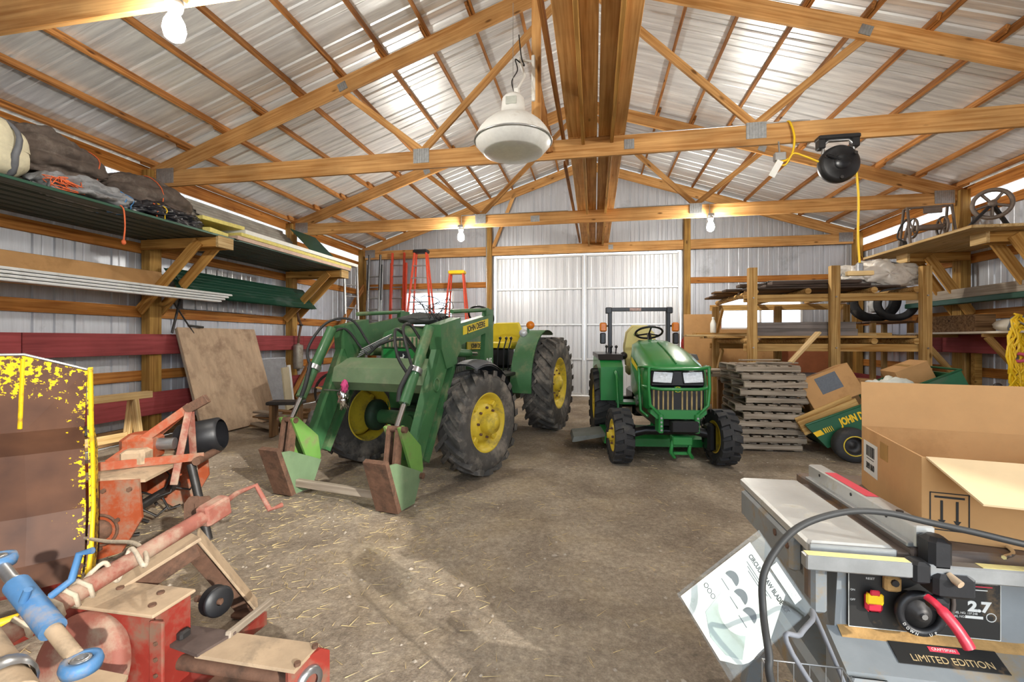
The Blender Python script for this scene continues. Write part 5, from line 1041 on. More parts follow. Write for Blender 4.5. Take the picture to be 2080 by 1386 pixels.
t = thing('tyre_stand', 'tall plank stand under the two black tyres in the corner behind the rack', 'stand', (5.68, 10.3, 0))
for y in (-.32, .0, .32): board('plank', (-.45, y, 1.84), (.30, y, 1.84), .30, .035, W_OLD, t)
for x in (-.38, .26):
    for y in (-.4, .4): board('leg', (x, y, 0), (x, y, 1.82), .08, .08, W_RACK, t, up=(1, 0, 0))
# cardboard sheets and red canister at the back wall
slab('cardboard_sheet', 'tall folded cardboard sheet standing behind the rack end', 'cardboard', (2.45, 11.3, 0), (.7, .05, 2.1), M_CARD, (-.05, 0, 0))
slab('cardboard_sheet', 'wide brown cardboard sheet standing under the back window', 'cardboard', (3.6, 11.55, 0), (1.3, .05, 1.75), M_CARD, (-.05, 0, 0))
t = thing('fire_extinguisher', 'red fire extinguisher on the door post beside the rack', 'extinguisher', (2.17, 11.8, 1.12)); MB().lathe([(.001, 0), (.06, 0), (.065, .02), (.065, .32), (.05, .38), (.02, .40), (.02, .44)], 16).build('cylinder', pm('signal_red', 'c22a22', .35), t); MB().bbox((0, -.02, .46), (.03, .12, .03), .006).build('handle', M_BLACK, t); MB().box((0, .08, .2), (.1, .02, .2)).build('bracket', M_DKSTEEL, t)
t = thing('white_jug', 'small white plastic jug on the planks at the rack end', 'jug', (2.30, 9.50, 1.631)); MB().lathe([(.001, 0), (.05, 0), (.055, .02), (.055, .18), (.03, .25), (.022, .26), (.022, .29), (.001, .29)], 16).build('bottle', M_WFOAM, t); MB().lathe([(.026, .285), (.026, .31), (.001, .31)], 12).build('cap', M_WHITE, t)
# dump cart
DC = thing('dump_cart', 'dark green tipping dump cart heaped with boxes and boards', 'cart', (3.12, 6.35, 0), R(-6))
M_CART = pm('cart_green', '1d5a3c', .4, 0, .1, 5, .05, dirt=('4d5a48', .2, 3))
BT = T(0, 0, 0)
tilt = T(.0, 0, .37, 0, R(-24), 0)
sh_ = [(-.30, -.13), (-.41, .21), (1.35, .23), (1.35, -.02), (.9, -.12)]
for y in (-.02, .86): MB().prism(sh_, y, y+.02, 'y').build('bed_side', M_CART, DC, tilt)
MB().prism([(-.30, -.13), (-.41, .21), (-.39, .21), (-.28, -.11)], 0, .86, 'y').build('tail_gate', M_CART, DC, tilt); MB().box((.53, .43, -.115), (1.60, .84, .02)).build('bed_floor', M_CART, DC, tilt); MB().box((1.34, .43, .08), (.02, .84, .22)).build('bed_front', M_CART, DC, tilt)
MB().tube([(-.41, -.01, .22), (1.36, -.01, .24), (1.36, .87, .24), (-.41, .87, .22)], .016, 6).build('bed_rim', M_CART, DC, tilt)
st = MB().prism([(-.355, .04), (-.375, .105), (-.28, .110), (-.26, .045)], -.024, -.0205, 'y').build('side_stripe', M_YELLOW, DC, tilt)
for k in range(5): MB().prism([(-.245+.024*k, .05), (-.253+.024*k, .116), (-.239+.024*k-.002*k, .116), (-.231+.024*k-.002*k, .05)], -.024, -.0205, 'y').build('stripe_bar', M_YELLOW, st)
text('cart_lettering', 'JOHN DEERE', .125, M_YELLOW, DC, tilt @ T(.17, -.024, .115, PI/2, 0, 0), .001, .60, bold=.006)
for y in (-.12, .98):
    w_ = MB().lathe([(.10, -.09), (.13, -.10), (.185, -.09), (.205, -.06), (.21, 0), (.205, .06), (.185, .09), (.13, .10), (.10, .09)], 36, T(0, y, .21) @ Matrix.Rotation(PI/2, 4, 'X'), closed=False).build('wheel', M_RUB2, DC)
    MB().lathe([(.125, .095), (.118, .10), (.11, .08), (.10, .02), (.05, .0), (.03, .03), (.001, .03)], 28, T(0, y, .21) @ Matrix.Rotation(PI/2, 4, 'X')).build('rim', M_DKSTEEL, w_); MB().tube([(.118*math.cos(a*PI/14), y-.10, .21+.118*math.sin(a*PI/14)) for a in range(28)], .007, 5, closed=True).build('rim_ring', M_JDY, w_)
MB().cyl((0, -.1, .21), (0, .96, .21), .02, 8).build('axle', M_DKSTEEL, DC); m = MB(); m.bbox((.0, .2, .28), (.06, .05, .16), .006); m.build('axle_bracket', M_DKSTEEL, DC); MB().bbox((.0, .7, .28), (.06, .05, .16), .006).build('axle_bracket', M_DKSTEEL, DC)
MB().tube([(.5, .43, .42), (1.3, .43, .78), (2.2, .43, .80)], .03, 8).build('tongue', M_DKSTEEL, DC); m = MB(); m.cyl((1.75, .43, .74), (1.75, .43, .90), .03, 8); m.sphere((1.75, .43, .92), .045, 10, 8); m.cyl((1.6, .43, .84), (2.0, .43, .84), .04, 8); m.build('tongue_latch', M_BLACK, DC)
# load on the cart (cart frame turned into world by hand)
def cartM(x, y, z, rx=0, ry=0, rz=0): return T(3.12, 6.35, 0, 0, 0, R(-6)) @ tilt @ T(x, y, z, rx, ry, rz)
def carton(name, lab, M_, d, open_=False, tape=True, cat='box', patch=None):
    t = thing(name, lab, cat); t.matrix_world = M_
    MB().bbox((0, 0, d[2]/2), d, .006).build('body', M_CARD, t)
    if tape: MB().box((0, 0, d[2]+.001), (.05, d[1]*.98, .002)).build('tape', pm('packing_tape', 'a9844f', .3) if 'packing_tape' not in MAT else MAT['packing_tape'], t)
    if patch: MB().box((patch[0], -d[1]/2-.001, patch[1]), (patch[2], .002, patch[3])).build('label_patch', pm('slate_label', '5d636b', .6, 0, .15, 60, 0), t)
    return t
carton('cardboard_box', 'tilted cardboard box with a slate grey label on the cart load', cartM(.12, .40, .27, R(-8), R(-2), 0), (.62, .45, .42), patch=(.0, .27, .26, .22))
for k in range(2):
    tag(board('plywood_offcut', (-.50, .06+.16*k, .14+.05*k), (.22, .06+.16*k, .17+.05*k), .018, .20, W_RACK, None), ('tan plywood offcut on edge at the front of the cart load', 'tan plywood offcut on edge behind the front one in the cart')[k], 'board', 'offcuts in the cart').matrix_world = cartM(-.10, .06+.10*k, .20+.03*k, 0, R(-3), R(4*k))
for k in range(1): slab('cart_board', 'flat board lying in the cart bed under the boxes', 'board', (0, 0, 0), (1.5, .7, .03), W_OLD).matrix_world = cartM(.50, .43, -.104)
for k in range(1): carton('cardboard_box', 'plain cardboard box lying in the cart bed under the tilted box', cartM(.12, .62, -.07), (.6, .4, .32), tape=False)
carton('cardboard_box', 'small taped cardboard box deep in the cart by the white bag', cartM(1.10, .62, -.07), (.38, .40, .44))
o = cloth_thing('feed_bag', 'white and green crumpled feed bag in the cart', 'bag', (0, 0, 0), (.22, .22, .18), pm('white_feed_bag', 'd5d8cf', .5, 0, .15, 8, .35, dirt=('8aa58c', .15, 5)), (), 91, amp=.4, freq=2.4, n=44, m=32); o.matrix_world = cartM(.66, .34, .04, 0, R(20), 0)
carton('long_carton', 'long flat cardboard carton lying behind the dump cart', T(4.6, 7.55, .72, 0, R(3), R(-8)), (1.5, .35, .16), tape=False, cat='carton')
t = thing('low_table', 'low wooden table behind the dump cart under the long carton', 'table', (4.6, 7.55, 0), R(-8)); board('top', (-.75, 0, .69), (.75, 0, .69), .5, .04, W_OLD, t)
for x in (-.65, .65):
    for y in (-.18, .18): board('leg', (x, y, 0), (x, y, .67), .06, .06, W_OLD, t, up=(1, 0, 0))
# ---------------------------------------------------------------- right shelf
def rdeck(t):
    for k in range(4): board('deck_plank', (-.17-.33*k, -.4, 1.14), (-.17-.33*k, 2.05, 1.14), .32, .04, W_PALE, t)
RS = wall_shelf('right shelf of pale planks on braced brackets, with a reel on it', 6.2, -1, 5.24, (7.36, 8.95), 1.85, 2.965, rdeck, 1.92)
zs = 3.012
HR = thing('hose_reel', 'grey-brown steel hose reel standing on the right shelf', 'reel', (5.48, 8.72, zs), R(-8)); M_REEL = pm('greybrown_steel', '7d7269', .55, .4, .2, 8, .15)
for s in (-1, 1):
    dn = MB(); xx = s*.27
    dn.tube([(xx, -.05, .30)], .01) if 0 else None
    MB().lathe([(.15, -.012), (.17, -.02), (.175, 0), (.17, .02), (.15, .012)], 24, T(xx*.75, 0, .36) @ Matrix.Rotation(PI/2, 4, 'Y')).build('drum_flange', M_REEL, HR)
    for a in range(3): MB().tube([(xx*.75, .15*math.cos(a*PI/3), .36+.15*math.sin(a*PI/3)), (xx*.75, -.15*math.cos(a*PI/3), .36-.15*math.sin(a*PI/3))], .012, 5).build('spoke', M_REEL, HR)
    MB().tube([(xx*1.15, -.2, 0), (xx*1.1, -.06, .70), (xx*1.1, .06, .70), (xx*1.15, .2, 0)], .022, 6).build('side_frame', M_REEL, HR); MB().tube([(xx*1.15, -.2, .02), (xx*1.15, .2, .02)], .022, 6).build('foot_rail', M_REEL, HR)
MB().cyl((-.2, 0, .36), (.2, 0, .36), .05, 14).build('drum', M_REEL, HR); MB().cyl((-.3, -.02, .70), (.3, -.02, .70), .02, 8).build('top_bar', M_REEL, HR); MB().cyl((-.31, -.2, .03), (.31, -.2, .03), .02, 8).build('front_rail', M_REEL, HR); MB().bbox((.06, -.03, .64), (.26, .02, .1), .01).build('name_panel', M_REEL, HR)
MB().cyl((-.40, -.1, .08), (-.34, -.1, .08), .06, 14).build('swivel', M_DKSTEEL, HR); MB().tube(spline([(-.38, -.1, .14), (-.45, -.1, .2), (-.42, -.1, .35), (-.33, -.1, .5)]), .014, 6).build('inlet_hose', M_HOSE, HR); MB().tube([(-.36, -.1, .08), (-.30, -.05, .36)], .02, 6).build('crank_arm', M_REEL, HR)
PW = thing('pulley_wheel', 'large cast pulley wheel on an A-frame on the right shelf', 'wheel', (5.40, 7.35, zs)); Q = T(0, 0, .36) @ Matrix.Rotation(R(60), 4, 'Z') @ Matrix.Rotation(PI/2, 4, 'Y')
MB().lathe([(.17, -.03), (.21, -.035), (.22, 0), (.21, .035), (.17, .03)], 36, Q, closed=True).build('rim', M_REEL, PW); MB().lathe([(.001, -.05), (.045, -.05), (.05, 0), (.045, .05), (.001, .05)], 16, Q).build('hub', M_REEL, PW)
for k in range(5): a = 2*PI*k/5; MB().cyl((.03*math.cos(a), .03*math.sin(a), 0), (.18*math.cos(a), .18*math.sin(a), 0), .02, 6, M=Q).build('spoke', M_REEL, PW)
for s in (-1, 1): MB().tube([(-.05+s*.30, s*.04, .0), (0, 0, .36)], .035, 6, flat=.5).build('stand_leg', M_BLACK, PW)
# goods on the right brackets, red board shelf below
t = thing('green_beam', 'weathered board with a green sheet lying in the right brackets', 'sheet', (5.9, 8.3, 2.08)); board('board', (-.02, -2.0, .17), (-.02, 1.6, .17), .04, .16, W_GREY, t); MB().bbox((-.03, -.2, .045), (.12, 3.5, .09), .01).build('green_sheet', M_DKGREEN, t)
SB = thing('work_shelf', 'pale topped side shelf on diagonal legs along the right wall', 'shelf', (5.75, 7.9, 0)); MB().bbox((0, -.1, 1.60), (.75, 2.5, .03), .004).build('top', pm('pale_shelf_top', 'dcd2c0', .6, 0, .08, 4), SB)
for y in (-1.2, -.4, .95): board('support', (-.36, y, 1.56), (.36, y, 1.56), .04, .05, W_RACK, SB); board('diagonal_leg', (-.30, y, 1.54), (.33, y, .75), .09, .04, W_RACK, SB, up=(0, 1, 0)); board('wall_cleat', (.345, y, .7), (.345, y, 1.58), .09, .04, W_RACK, SB, up=(1, 0, 0))
slab('plank_box', 'dusty brown wooden box with a slanted end on the side shelf', 'box', (5.66, 8.35, 1.617), (.28, .95, .26), W_OLD, (0, 0, .1)); slab('plank_end', 'grey plank tilted behind the brown box on the side shelf', 'plank', (5.45, 9.62, 1.35), (.05, 1.0, .25), W_GREY, (.06, 0, .35))
cloth_thing('clear_roll', 'roll of clear plastic sheet tied with grey tape on the side shelf', 'roll', (5.72, 7.2, 1.70), (.10, .55, .10), pm('cloudy_plastic', 'cfc8b8', .3, 0, .12, 8, .3), ((-.3, M_STRAP), (.3, M_STRAP)), 97, flat=-.85, amp=.1)
slab('post_board', 'upright board fixed to the wall behind the side shelf', 'board', (6.10, 8.6, 0), (.1, .09, 1.55), W_POST)
m = MB(); random.seed(4)
for k in range(10):
    w_, h_ = random.uniform(.07, .16), random.uniform(.38, .55); m.tube([(5.78+random.uniform(-.05, .05)+w_*math.sin(a*PI/12), 7.62+w_*math.sin(a*PI/12)*.7+random.uniform(-.015, .015), 1.28+h_*math.cos(a*PI/12)-.5+random.uniform(-.01, .01)+.5) for a in range(24)], .013, 6, closed=True)
YR = thing('yellow_cord_coil', 'coiled yellow extension cord hung at the side shelf edge', 'cord', (5.78, 7.62, .75)); m.build('coil', M_YELLOW, YR, T(-5.78-.44, -7.62-.74, -.75))
MB().tube([(-.44+.08*math.cos(a*PI/6), -.75, .52+.05*math.sin(a*PI/6)) for a in range(12)], .02, 6, closed=True).build('pink_band', pm('pink_tie', 'e0607a', .6), YR); MB().cyl((-.44, -.74, .98), (-.30, -.74, .90), .012, 6).build('hook', M_STEEL, YR)
# cord reel on the near truss
CRL = thing('cord_reel', 'round black retractable cord reel under the truss chord', 'reel', (2.66, 5.60, 3.44)); Q = Matrix.Rotation(PI/2, 4, 'X')
MB().lathe([(.001, .085), (.10, .085), (.105, .07), (.17, .065), (.20, .04), (.205, 0), (.20, -.04), (.17, -.06), (.001, -.065)], 40, Q).build('housing', M_BLACK, CRL); MB().lathe([(.001, .10), (.07, .10), (.085, .085)], 24, Q).build('centre_cap', M_DKB, CRL)
for a in (.6, 2.7, 4.7): MB().cyl((.165*math.cos(a), -.06, .165*math.sin(a)), (.165*math.cos(a), -.085, .165*math.sin(a)), .018, 8).build('screw', M_DKSTEEL, CRL)
MB().tube([(-.16, .0, .1), (-.15, 0, .22), (-.1, 0, .27), (.1, 0, .27), (.15, 0, .22), (.16, 0, .1)], .016, 6).build('bail', M_CONDUIT, CRL); MB().bbox((0, .02, .30), (.42, .12, .05), .01).build('mount', M_BLACK, CRL); MB().bbox((-.17, .02, .24), (.07, .1, .12), .01).build('mount_arm', M_BLACK, CRL); MB().bbox((.17, .02, .24), (.07, .1, .12), .01).build('mount_arm', M_BLACK, CRL); MB().bbox((-.09, -.09, .05), (.16, .03, .03), .008, (0, .45, 0)).build('handle', M_DKB, CRL)
MB().tube(spline([(.17, -.02, -.10), (.19, -.02, -.4), (.185, -.02, -.8), (.20, -.02, -1.10)]), .012, 8).build('hanging_cord', M_YELLOW, CRL); MB().bbox((.20, -.02, -1.15), (.06, .05, .10), .01).build('connector', M_STEEL, CRL); MB().bbox((.20, -.02, -1.215), (.26, .06, .05), .006).build('outlet_block', M_PALE if 'M_PALE' in globals() else W_PALE, CRL)
MB().tube(spline([(-.19, 0, .04), (-.35, .0, .12), (-.45, .02, .16), (-.52, .05, .05), (-.62, .06, .08)], 6), .011, 7).build('supply_cord', M_YELLOW, CRL); MB().tube(spline([(-.60, .06, .08), (-.46, .06, .14), (-.42, .06, .35), (-.45, .1, .55), (-.46, .2, .6)], 6), .012, 7).build('supply_loop', M_YELLOW, CRL)
ob = thing('outlet_box', 'grey outlet box under the truss chord with a white tag', 'outlet', (2.10, 5.70, 3.55)); MB().bbox((0, 0, .05), (.12, .07, .10), .008).build('box', M_CONDUIT, ob); MB().box((-.06, -.06, -.10), (.07, .003, .20), (0, .5, 0)).build('tag', M_WFOAM, ob); MB().cyl((0, .0, .09), (0, .03, .24), .01, 6).build('nipple', M_CONDUIT, ob)
# ---------------------------------------------------------------- right foreground: table saw, box, blade pack
M_SAWGREY = pm('saw_grey_paint', '83888a', .5, .2, .1, 6, .06, dirt=('96815f', .30, 7))
M_WINGTOP = pm('machined_aluminium', 'c6c8c6', .38, .55, .08, 7, .05, dirt=('b3a98f', .16, 7))
M_IRON = pm('rusty_cast_iron', '6d6159', .6, .4, .2, 6, .1, dirt=('85643f', .3, 5))
M_SAWDUST = pm('sawdust', 'b08a55', .95, 0, .2, 30, .4)
M_RULER = pm('yellow_ruler_tape', 'dccf8e', .5, 0, .12, 40, 0)
M_REDPL = pm('red_plastic', 'c3283c', .4, 0, .08, 8, .05)
M_PANEL = pm('panel_black', '22211f', .5, 0, .15, 10, .05, dirt=('8a6c45', .14, 6))
M_TXW = pm('print_white', 'd2d2cc', .6, 0, .05, 10, 0); M_TXR = pm('print_red', 'd23a4c', .6, 0, .05, 10, 0); M_TXK = pm('print_black', '23211f', .7, 0, .05, 10, 0); M_TXG = pm('print_gold', 'b9a074', .6, 0, .08, 10, 0); M_TXD = pm('cast_dark_letters', '45494c', .6, 0, .1, 10, 0)
TS = thing('table_saw', 'grey benchtop table saw with aluminium wing, black fence head and red handle', 'table saw', (1.15, 1.85, 0))
def S_(x, y, z): return (x-1.15, y-1.85, z)
def B_(nm, x0, x1, y0, y1, z0, z1, mt, b=.006, par=None): return MB().bbox(S_((x0+x1)/2, (y0+y1)/2, (z0+z1)/2), (x1-x0, y1-y0, z1-z0), b).build(nm, mt, par or TS)
F_ = lambda x, y, z: T(*S_(x, y, z), PI/2, 0, 0)          # a frame for lettering on faces that look toward -y
wg = B_('wing_table', .625, .855, 1.49, 2.13, .862, .90, M_WINGTOP, .008); B_('wing_lip', .625, .855, 1.478, 1.488, .845, .897, M_ALU, .003, wg)
B_('table_channel', .857, .895, 1.49, 2.13, .86, .885, M_IRON, .003); B_('main_table', .897, 2.0, 1.49, 2.25, .86, .90, M_IRON, .006)
fn = B_('fence', .905, .957, 1.49, 2.15, .902, .965, M_WINGTOP, .004); B_('fence_base', .888, .975, 1.495, 2.14, .9005, .915, M_ALU, .003, fn)
B_('red_label', .911, .951, 1.74, 2.02, .9655, .9665, M_TXR, .0002, fn)
for y in (1.62, 1.82, 2.05): MB().cyl(S_(.9055, y, .945), S_(.9035, y, .945), .006, 8).build('hole', M_BLACK, fn)
for y in (1.54, 1.60): MB().cyl(S_(.931, y, .965), S_(.931, y, .970), .010, 8).build('screw', M_DKSTEEL, fn)
rl = B_('front_rail', .595, 2.0, 1.425, 1.462, .842, .884, M_ALU, .004); B_('ruler_tape', .60, .86, 1.430, 1.458, .8842, .8852, M_RULER, .0002, rl); B_('ruler_tape', 1.03, 1.95, 1.430, 1.458, .8842, .8852, M_RULER, .0002, rl)
fh = B_('fence_head', .905, .962, 1.425, 1.49, .865, .955, M_BLACK, .012); B_('clamp_block', .905, 1.005, 1.41, 1.50, .80, .864, M_BLACK, .01, fh); B_('clamp_jaw', .895, .94, 1.405, 1.44, .765, .80, M_BLACK, .008, fh); MB().cyl(S_(.945, 1.425, .86), S_(.955, 1.395, .85), .010, 10).build('knob', M_DUST, fh); B_('rail_shoe', .86, .905, 1.418, 1.47, .83, .89, M_BLACK, .008, fh)
MB().tube(spline([S_(.89, 1.42, .80), S_(.902, 1.40, .79), S_(.925, 1.375, .755), S_(.94, 1.362, .725), S_(.946, 1.355, .708)]), [.012]*8+[.017]*10+[.018]*7, 10, flat=.7).build('lock_handle', M_REDPL, TS)
# cabinet
loft([(1.545-1.85, [(.72-1.15, .56), (.735-1.15, .86), (1.62-1.15, .86), (1.64-1.15, .56)]), (2.12-1.85, [(.72-1.15, .56), (.735-1.15, .86), (1.62-1.15, .86), (1.64-1.15, .56)])], smooth=False).build('cabinet', M_SAWGREY, TS)
MB().prism([(1.43-1.85, .565), (1.545-1.85, .625), (1.545-1.85, .47), (1.42-1.85, .47)], .70-1.15, 1.66-1.15, 'x').build('sloped_apron', M_SAWGREY, TS); B_('base', .68, 1.68, 1.43, 2.2, .31, .47, M_SAWGREY, .02)
for x, y in ((.72, 1.5), (1.62, 1.5), (.72, 2.12), (1.62, 2.12)): board('leg', S_(x, y, .32), S_(x+(-.06 if x < 1 else .06), y, 0), .06, .06, M_SAWGREY, TS, up=(0, 1, 0))
sd = B_('side_panel', .655, .70, 1.53, 1.60, .66, .855, M_SAWGREY, .01); B_('side_slot', .65, .70, 1.54, 1.575, .70, .80, M_IRON, .004, sd); B_('side_bracket', .62, .66, 1.6, 2.1, .75, .86, M_SAWGREY, .01)
for y in (1.62, 1.72): MB().cyl(S_(.621, y, .83), S_(.616, y, .83), .012, 8).build('bolt', M_RUST, sd)
pn = B_('control_panel', .755, 1.15, 1.535, 1.545, .632, .838, M_PANEL, .003)
for a, b in (((.757, .634), (1.148, .634)), ((.757, .836), (1.148, .836)), ((.757, .634), (.757, .836)), ((1.148, .634), (1.148, .836))): MB().cyl(S_(a[0], 1.5345, a[1]), S_(b[0], 1.5345, b[1]), .0013, 4).build('panel_border', M_TXW, pn)
yp = 1.5345
text('panel_lettering', 'TABLE SAW', .024, M_TXR, pn, F_(.822, yp, .806), .0006, 1.05, bold=.0012); text('panel_lettering', '10 IN.', .024, M_TXR, pn, F_(.842, yp, .828), .0006, 1.0, bold=.0012); text('panel_lettering', '2.7', .040, M_TXW, pn, F_(1.095, yp, .725), .0006, 1.15, bold=.002)
for k in range(6): B_('print_line', 1.045, 1.14-.012*(k % 3), yp-.0006, yp, .823-.010*k, .826-.010*k, M_TXW if k != 4 else M_TXR, .0002, pn)
text('panel_lettering', 'RESET', .009, M_TXW, pn, F_(.815, yp, .782), .0005); text('panel_lettering', 'MODEL NO. 137.248', .009, M_TXW, pn, F_(1.055, yp, .705), .0005, .9); text('panel_lettering', 'SERIAL NO.', .009, M_TXW, pn, F_(1.04, yp, .694), .0005, .9); B_('serial_box', 1.06, 1.105, yp-.0006, yp, .691, .699, M_TXW, .0002, pn)
MB().tube([S_(1.125+.012*math.cos(a*PI/8), yp, .698+.012*math.sin(a*PI/8)) for a in range(16)], .0015, 4, closed=True).build('approval_mark', M_TXW, pn)
text('panel_lettering', 'ON', .008, M_TXW, pn, F_(.768, yp, .745), .0005); text('panel_lettering', 'OFF', .008, M_TXW, pn, F_(.768, yp, .715), .0005)
sw = B_('switch_paddle', .795, .842, 1.515, 1.536, .690, .745, M_REDPL, .008); B_('switch_key', .793, .840, 1.510, 1.520, .716, .748, M_YELLOW, .008, sw); B_('switch_lock', .802, .828, 1.507, 1.514, .744, .760, M_REDPL, .004, sw)
bk = B_('bevel_bracket', .845, .89, 1.515, 1.536, .755, .80, M_SAWDUST, .006); MB().cyl(S_(.868, 1.515, .785), S_(.868, 1.508, .785), .01, 8).build('screw', M_DKSTEEL, bk)
MB().tube([S_(.94+.09*math.cos(R(a)), 1.532, .73+.09*math.sin(R(a))) for a in range(-50, 51, 10)], .006, 6).build('bevel_slot', M_IRON, pn)
hw = MB().lathe([(.046, -.012), (.060, -.014), (.066, 0), (.060, .012), (.046, .010), (.044, 0)], 36, T(*S_(.925, 1.500, .71)) @ Matrix.Rotation(PI/2, 4, 'X'), closed=True).build('hand_wheel', M_BLACK, TS)
MB().lathe([(.001, .012), (.018, .012), (.022, 0), (.045, -.004), (.045, -.010), (.001, -.010)], 24, T(*S_(.925, 1.500, .71)) @ Matrix.Rotation(PI/2, 4, 'X')).build('wheel_disc', M_DKSTEEL, hw); MB().cyl(S_(.925, 1.53, .71), S_(.925, 1.48, .71), .008, 8).build('axle_nut', M_STEEL, hw)
for k, ch in enumerate('DOWN UP'):
    a = R(-150+14*k+ (10 if k > 4 else 0)); text('wheel_lettering', ch, .011, M_TXW, hw, T(*S_(.925+.0555*math.cos(a), 1.4865, .71+.0555*math.sin(a)), PI/2, -(a+PI/2), 0), .0005) if ch != ' ' else None
# apron lettering
AM = T(*S_(1.0, 1.487, .639)) @ Matrix.Rotation(R(64.5)-PI/2+PI/2-R(39), 4, 'X')
am = Matrix.Translation(S_(.0, 0, 0))
ang = math.atan2(.06, .115)
def AP(x, f): y = 1.43+.115*f; z = .565+.06*f; return T(*S_(x, y-.0012, z+.0022), ang, 0, 0)
pl = MB().bbox((0, 0, 0), (.27, .062, .002), .0008).build('name_plate', M_PANEL, TS, AP(.985, .52)); text('plate_lettering', 'LIMITED EDITION', .026, M_TXG, pl, T(.005, -.012, .0015), .0005, 1.0); cr = MB().bbox((0, 0, 0), (.075, .014, .001), .0003).build('brand_patch', M_TXR, pl, T(.0, .018, .0016)); text('patch_lettering', 'CRAFTSMAN', .011, M_TXW, cr, T(0, 0, .0008), .0003, .95)
B_('apron_lip', .84, 1.16, 1.405, 1.432, .545, .554, M_IRON, .003); text('cast_lettering', 'CRAFTSMAN', .062, M_TXD, TS, F_(1.03, 1.422, .512), .002, 1.0, bold=.003, space=1.15)
B_('base_lug', .70, .80, 1.405, 1.425, .45, .56, M_SAWGREY, .006); MB().cyl(S_(.752, 1.406, .515), S_(.752, 1.402, .515), .010, 10).build('lug_hole', M_BLACK, TS)
def dust(u, v):
    x = .73+.9*u; y = 1.515+.03*v; return (x-1.15, y-1.85, .565+.06*(y-1.43)/.115+.001+.016*max(0, noise.noise((x*9, y*20, 3))+.25)*(v))
MB().grid(dust, 60, 8).build('sawdust_drift', M_SAWDUST, TS)
MB().tube(spline([S_(1.10, 1.46, .905), S_(1.16, 1.52, .906), S_(1.2, 1.75, .905)]), .006, 6).build('mitre_bar', M_CHROME, TS)
# power cord over the saw
pts = [at(1575, 1420, Y=1.08), at(1562, 1330, Y=1.10), at(1550, 1240, Y=1.17), at(1552, 1165, Y=1.2), at(1590, 1100, Y=1.25), at(1640, 1062, Y=1.30), at(1720, 1040, Y=1.34), at(1800, 1042, Y=1.37), at(1880, 1060, Y=1.38), at(1980, 1082, Y=1.37), at(2080, 1106, Y=1.36), V(1.35, 1.36, .93), V(1.6, 1.33, .80), V(1.7, 1.32, .4), V(1.72, 1.3, .02)]
pts = [V(.55, 1.05, .01), V(.52, 1.05, .1), V(.51, 1.06, .3)]+pts
tag(MB().tube(spline(pts, 6), .0085, 8).build('power_cord', M_HOSE), 'black power cord arching over the table saw fence', 'cord')
# open cardboard box on the saw table
CB = thing('open_carton', 'big open cardboard box with raised flaps standing on the saw table', 'box', (.975, 1.575, .9015), R(-12)); Lx, Ly, Hh, th = .98, .545, .243, .006
cbf = MB().box((Lx/2, th/2, Hh/2), (Lx, th, Hh)).build('front_wall', M_CARD, CB); MB().box((Lx/2, Ly-th/2, Hh/2), (Lx, th, Hh)).build('back_wall', M_CARD, CB); cbl = MB().box((th/2, Ly/2, Hh/2), (th, Ly-2*th, Hh)).build('left_wall', M_CARD, CB); MB().box((Lx-th/2, Ly/2, Hh/2), (th, Ly-2*th, Hh)).build('right_wall', M_CARD, CB); MB().box((Lx/2, Ly/2, th/2), (Lx-2*th, Ly-2*th, th)).build('bottom', M_CARD, CB)
MB().box((0, 0, .09), (Lx, th, .18)).build('back_flap', M_CARD, CB, T(Lx/2, Ly-th/2, Hh, R(-4))); MB().prism([(-Lx/2+.01, 0), (Lx/2-.01, 0), (Lx/2-.06, .20), (-Lx/2+.06, .20)], -th/2, th/2, 'y').build('front_flap', M_CARDIN, CB, T(Lx/2, 0, Hh, R(112))); MB().box((0, 0, .08), (th, Ly-.03, .16)).build('right_flap', M_CARD, CB, T(Lx-.01, Ly/2, Hh, 0, R(25), 0))
MB().box((.56, .36, .10), (.004, .3, .19)).build('divider', M_CARDIN, CB)
lb_ = MB().box((-.0008, .44, .13), (.0012, .15, .125)).build('shipping_label', M_TXW, CB); random.seed(2)
y = .395
while y < .485: w_ = random.choice((.0015, .003, .0045)); MB().box((-.0016, y, .158), (.0006, w_, .042)).build('bar', M_TXK, lb_); y += w_+random.choice((.002, .003))
text('label_lettering', '3898 8600', .034, M_TXK, lb_, T(-.0018, .44, .098, PI/2, 0, -PI/2), .0004, .62, bold=.0008); B_l = MB().box((-.0016, .44, .128), (.0006, .08, .003)).build('print_line', M_TXK, lb_)
MB().box((-.0008, .30, .19), (.0012, .075, .06)).build('tape', MAT['packing_tape'], CB)
mk = MB()
for a, b in (((.02, .03), (.11, .03)), ((.02, .14), (.11, .14)), ((.02, .03), (.02, .14)), ((.11, .03), (.11, .14))): mk.box(((a[0]+b[0])/2, -.0008, (a[1]+b[1])/2), (abs(b[0]-a[0])+.003, .0012, abs(b[1]-a[1])+.003))
mk.build('upright_mark_frame', M_TXK, CB); mk = MB().box((.065, -.0008, .128), (.07, .0012, .006)).build('upright_mark_bar', M_TXK, CB)
for x in (.047, .083): MB().prism([(x-.003, .118), (x+.003, .118), (x+.003, .06), (x+.009, .06), (x, .045), (x-.009, .06), (x-.003, .06)], -.0014, -.0002, 'y').build('upright_mark_arrow', M_TXK, CB)
MB().prism([(.22, .175), (.228, .178), (.32, .07), (.50, .07), (.50, .0), (.36, .0)], -.0014, -.0002, 'y').build('printed_chevron', M_TXK, CB)
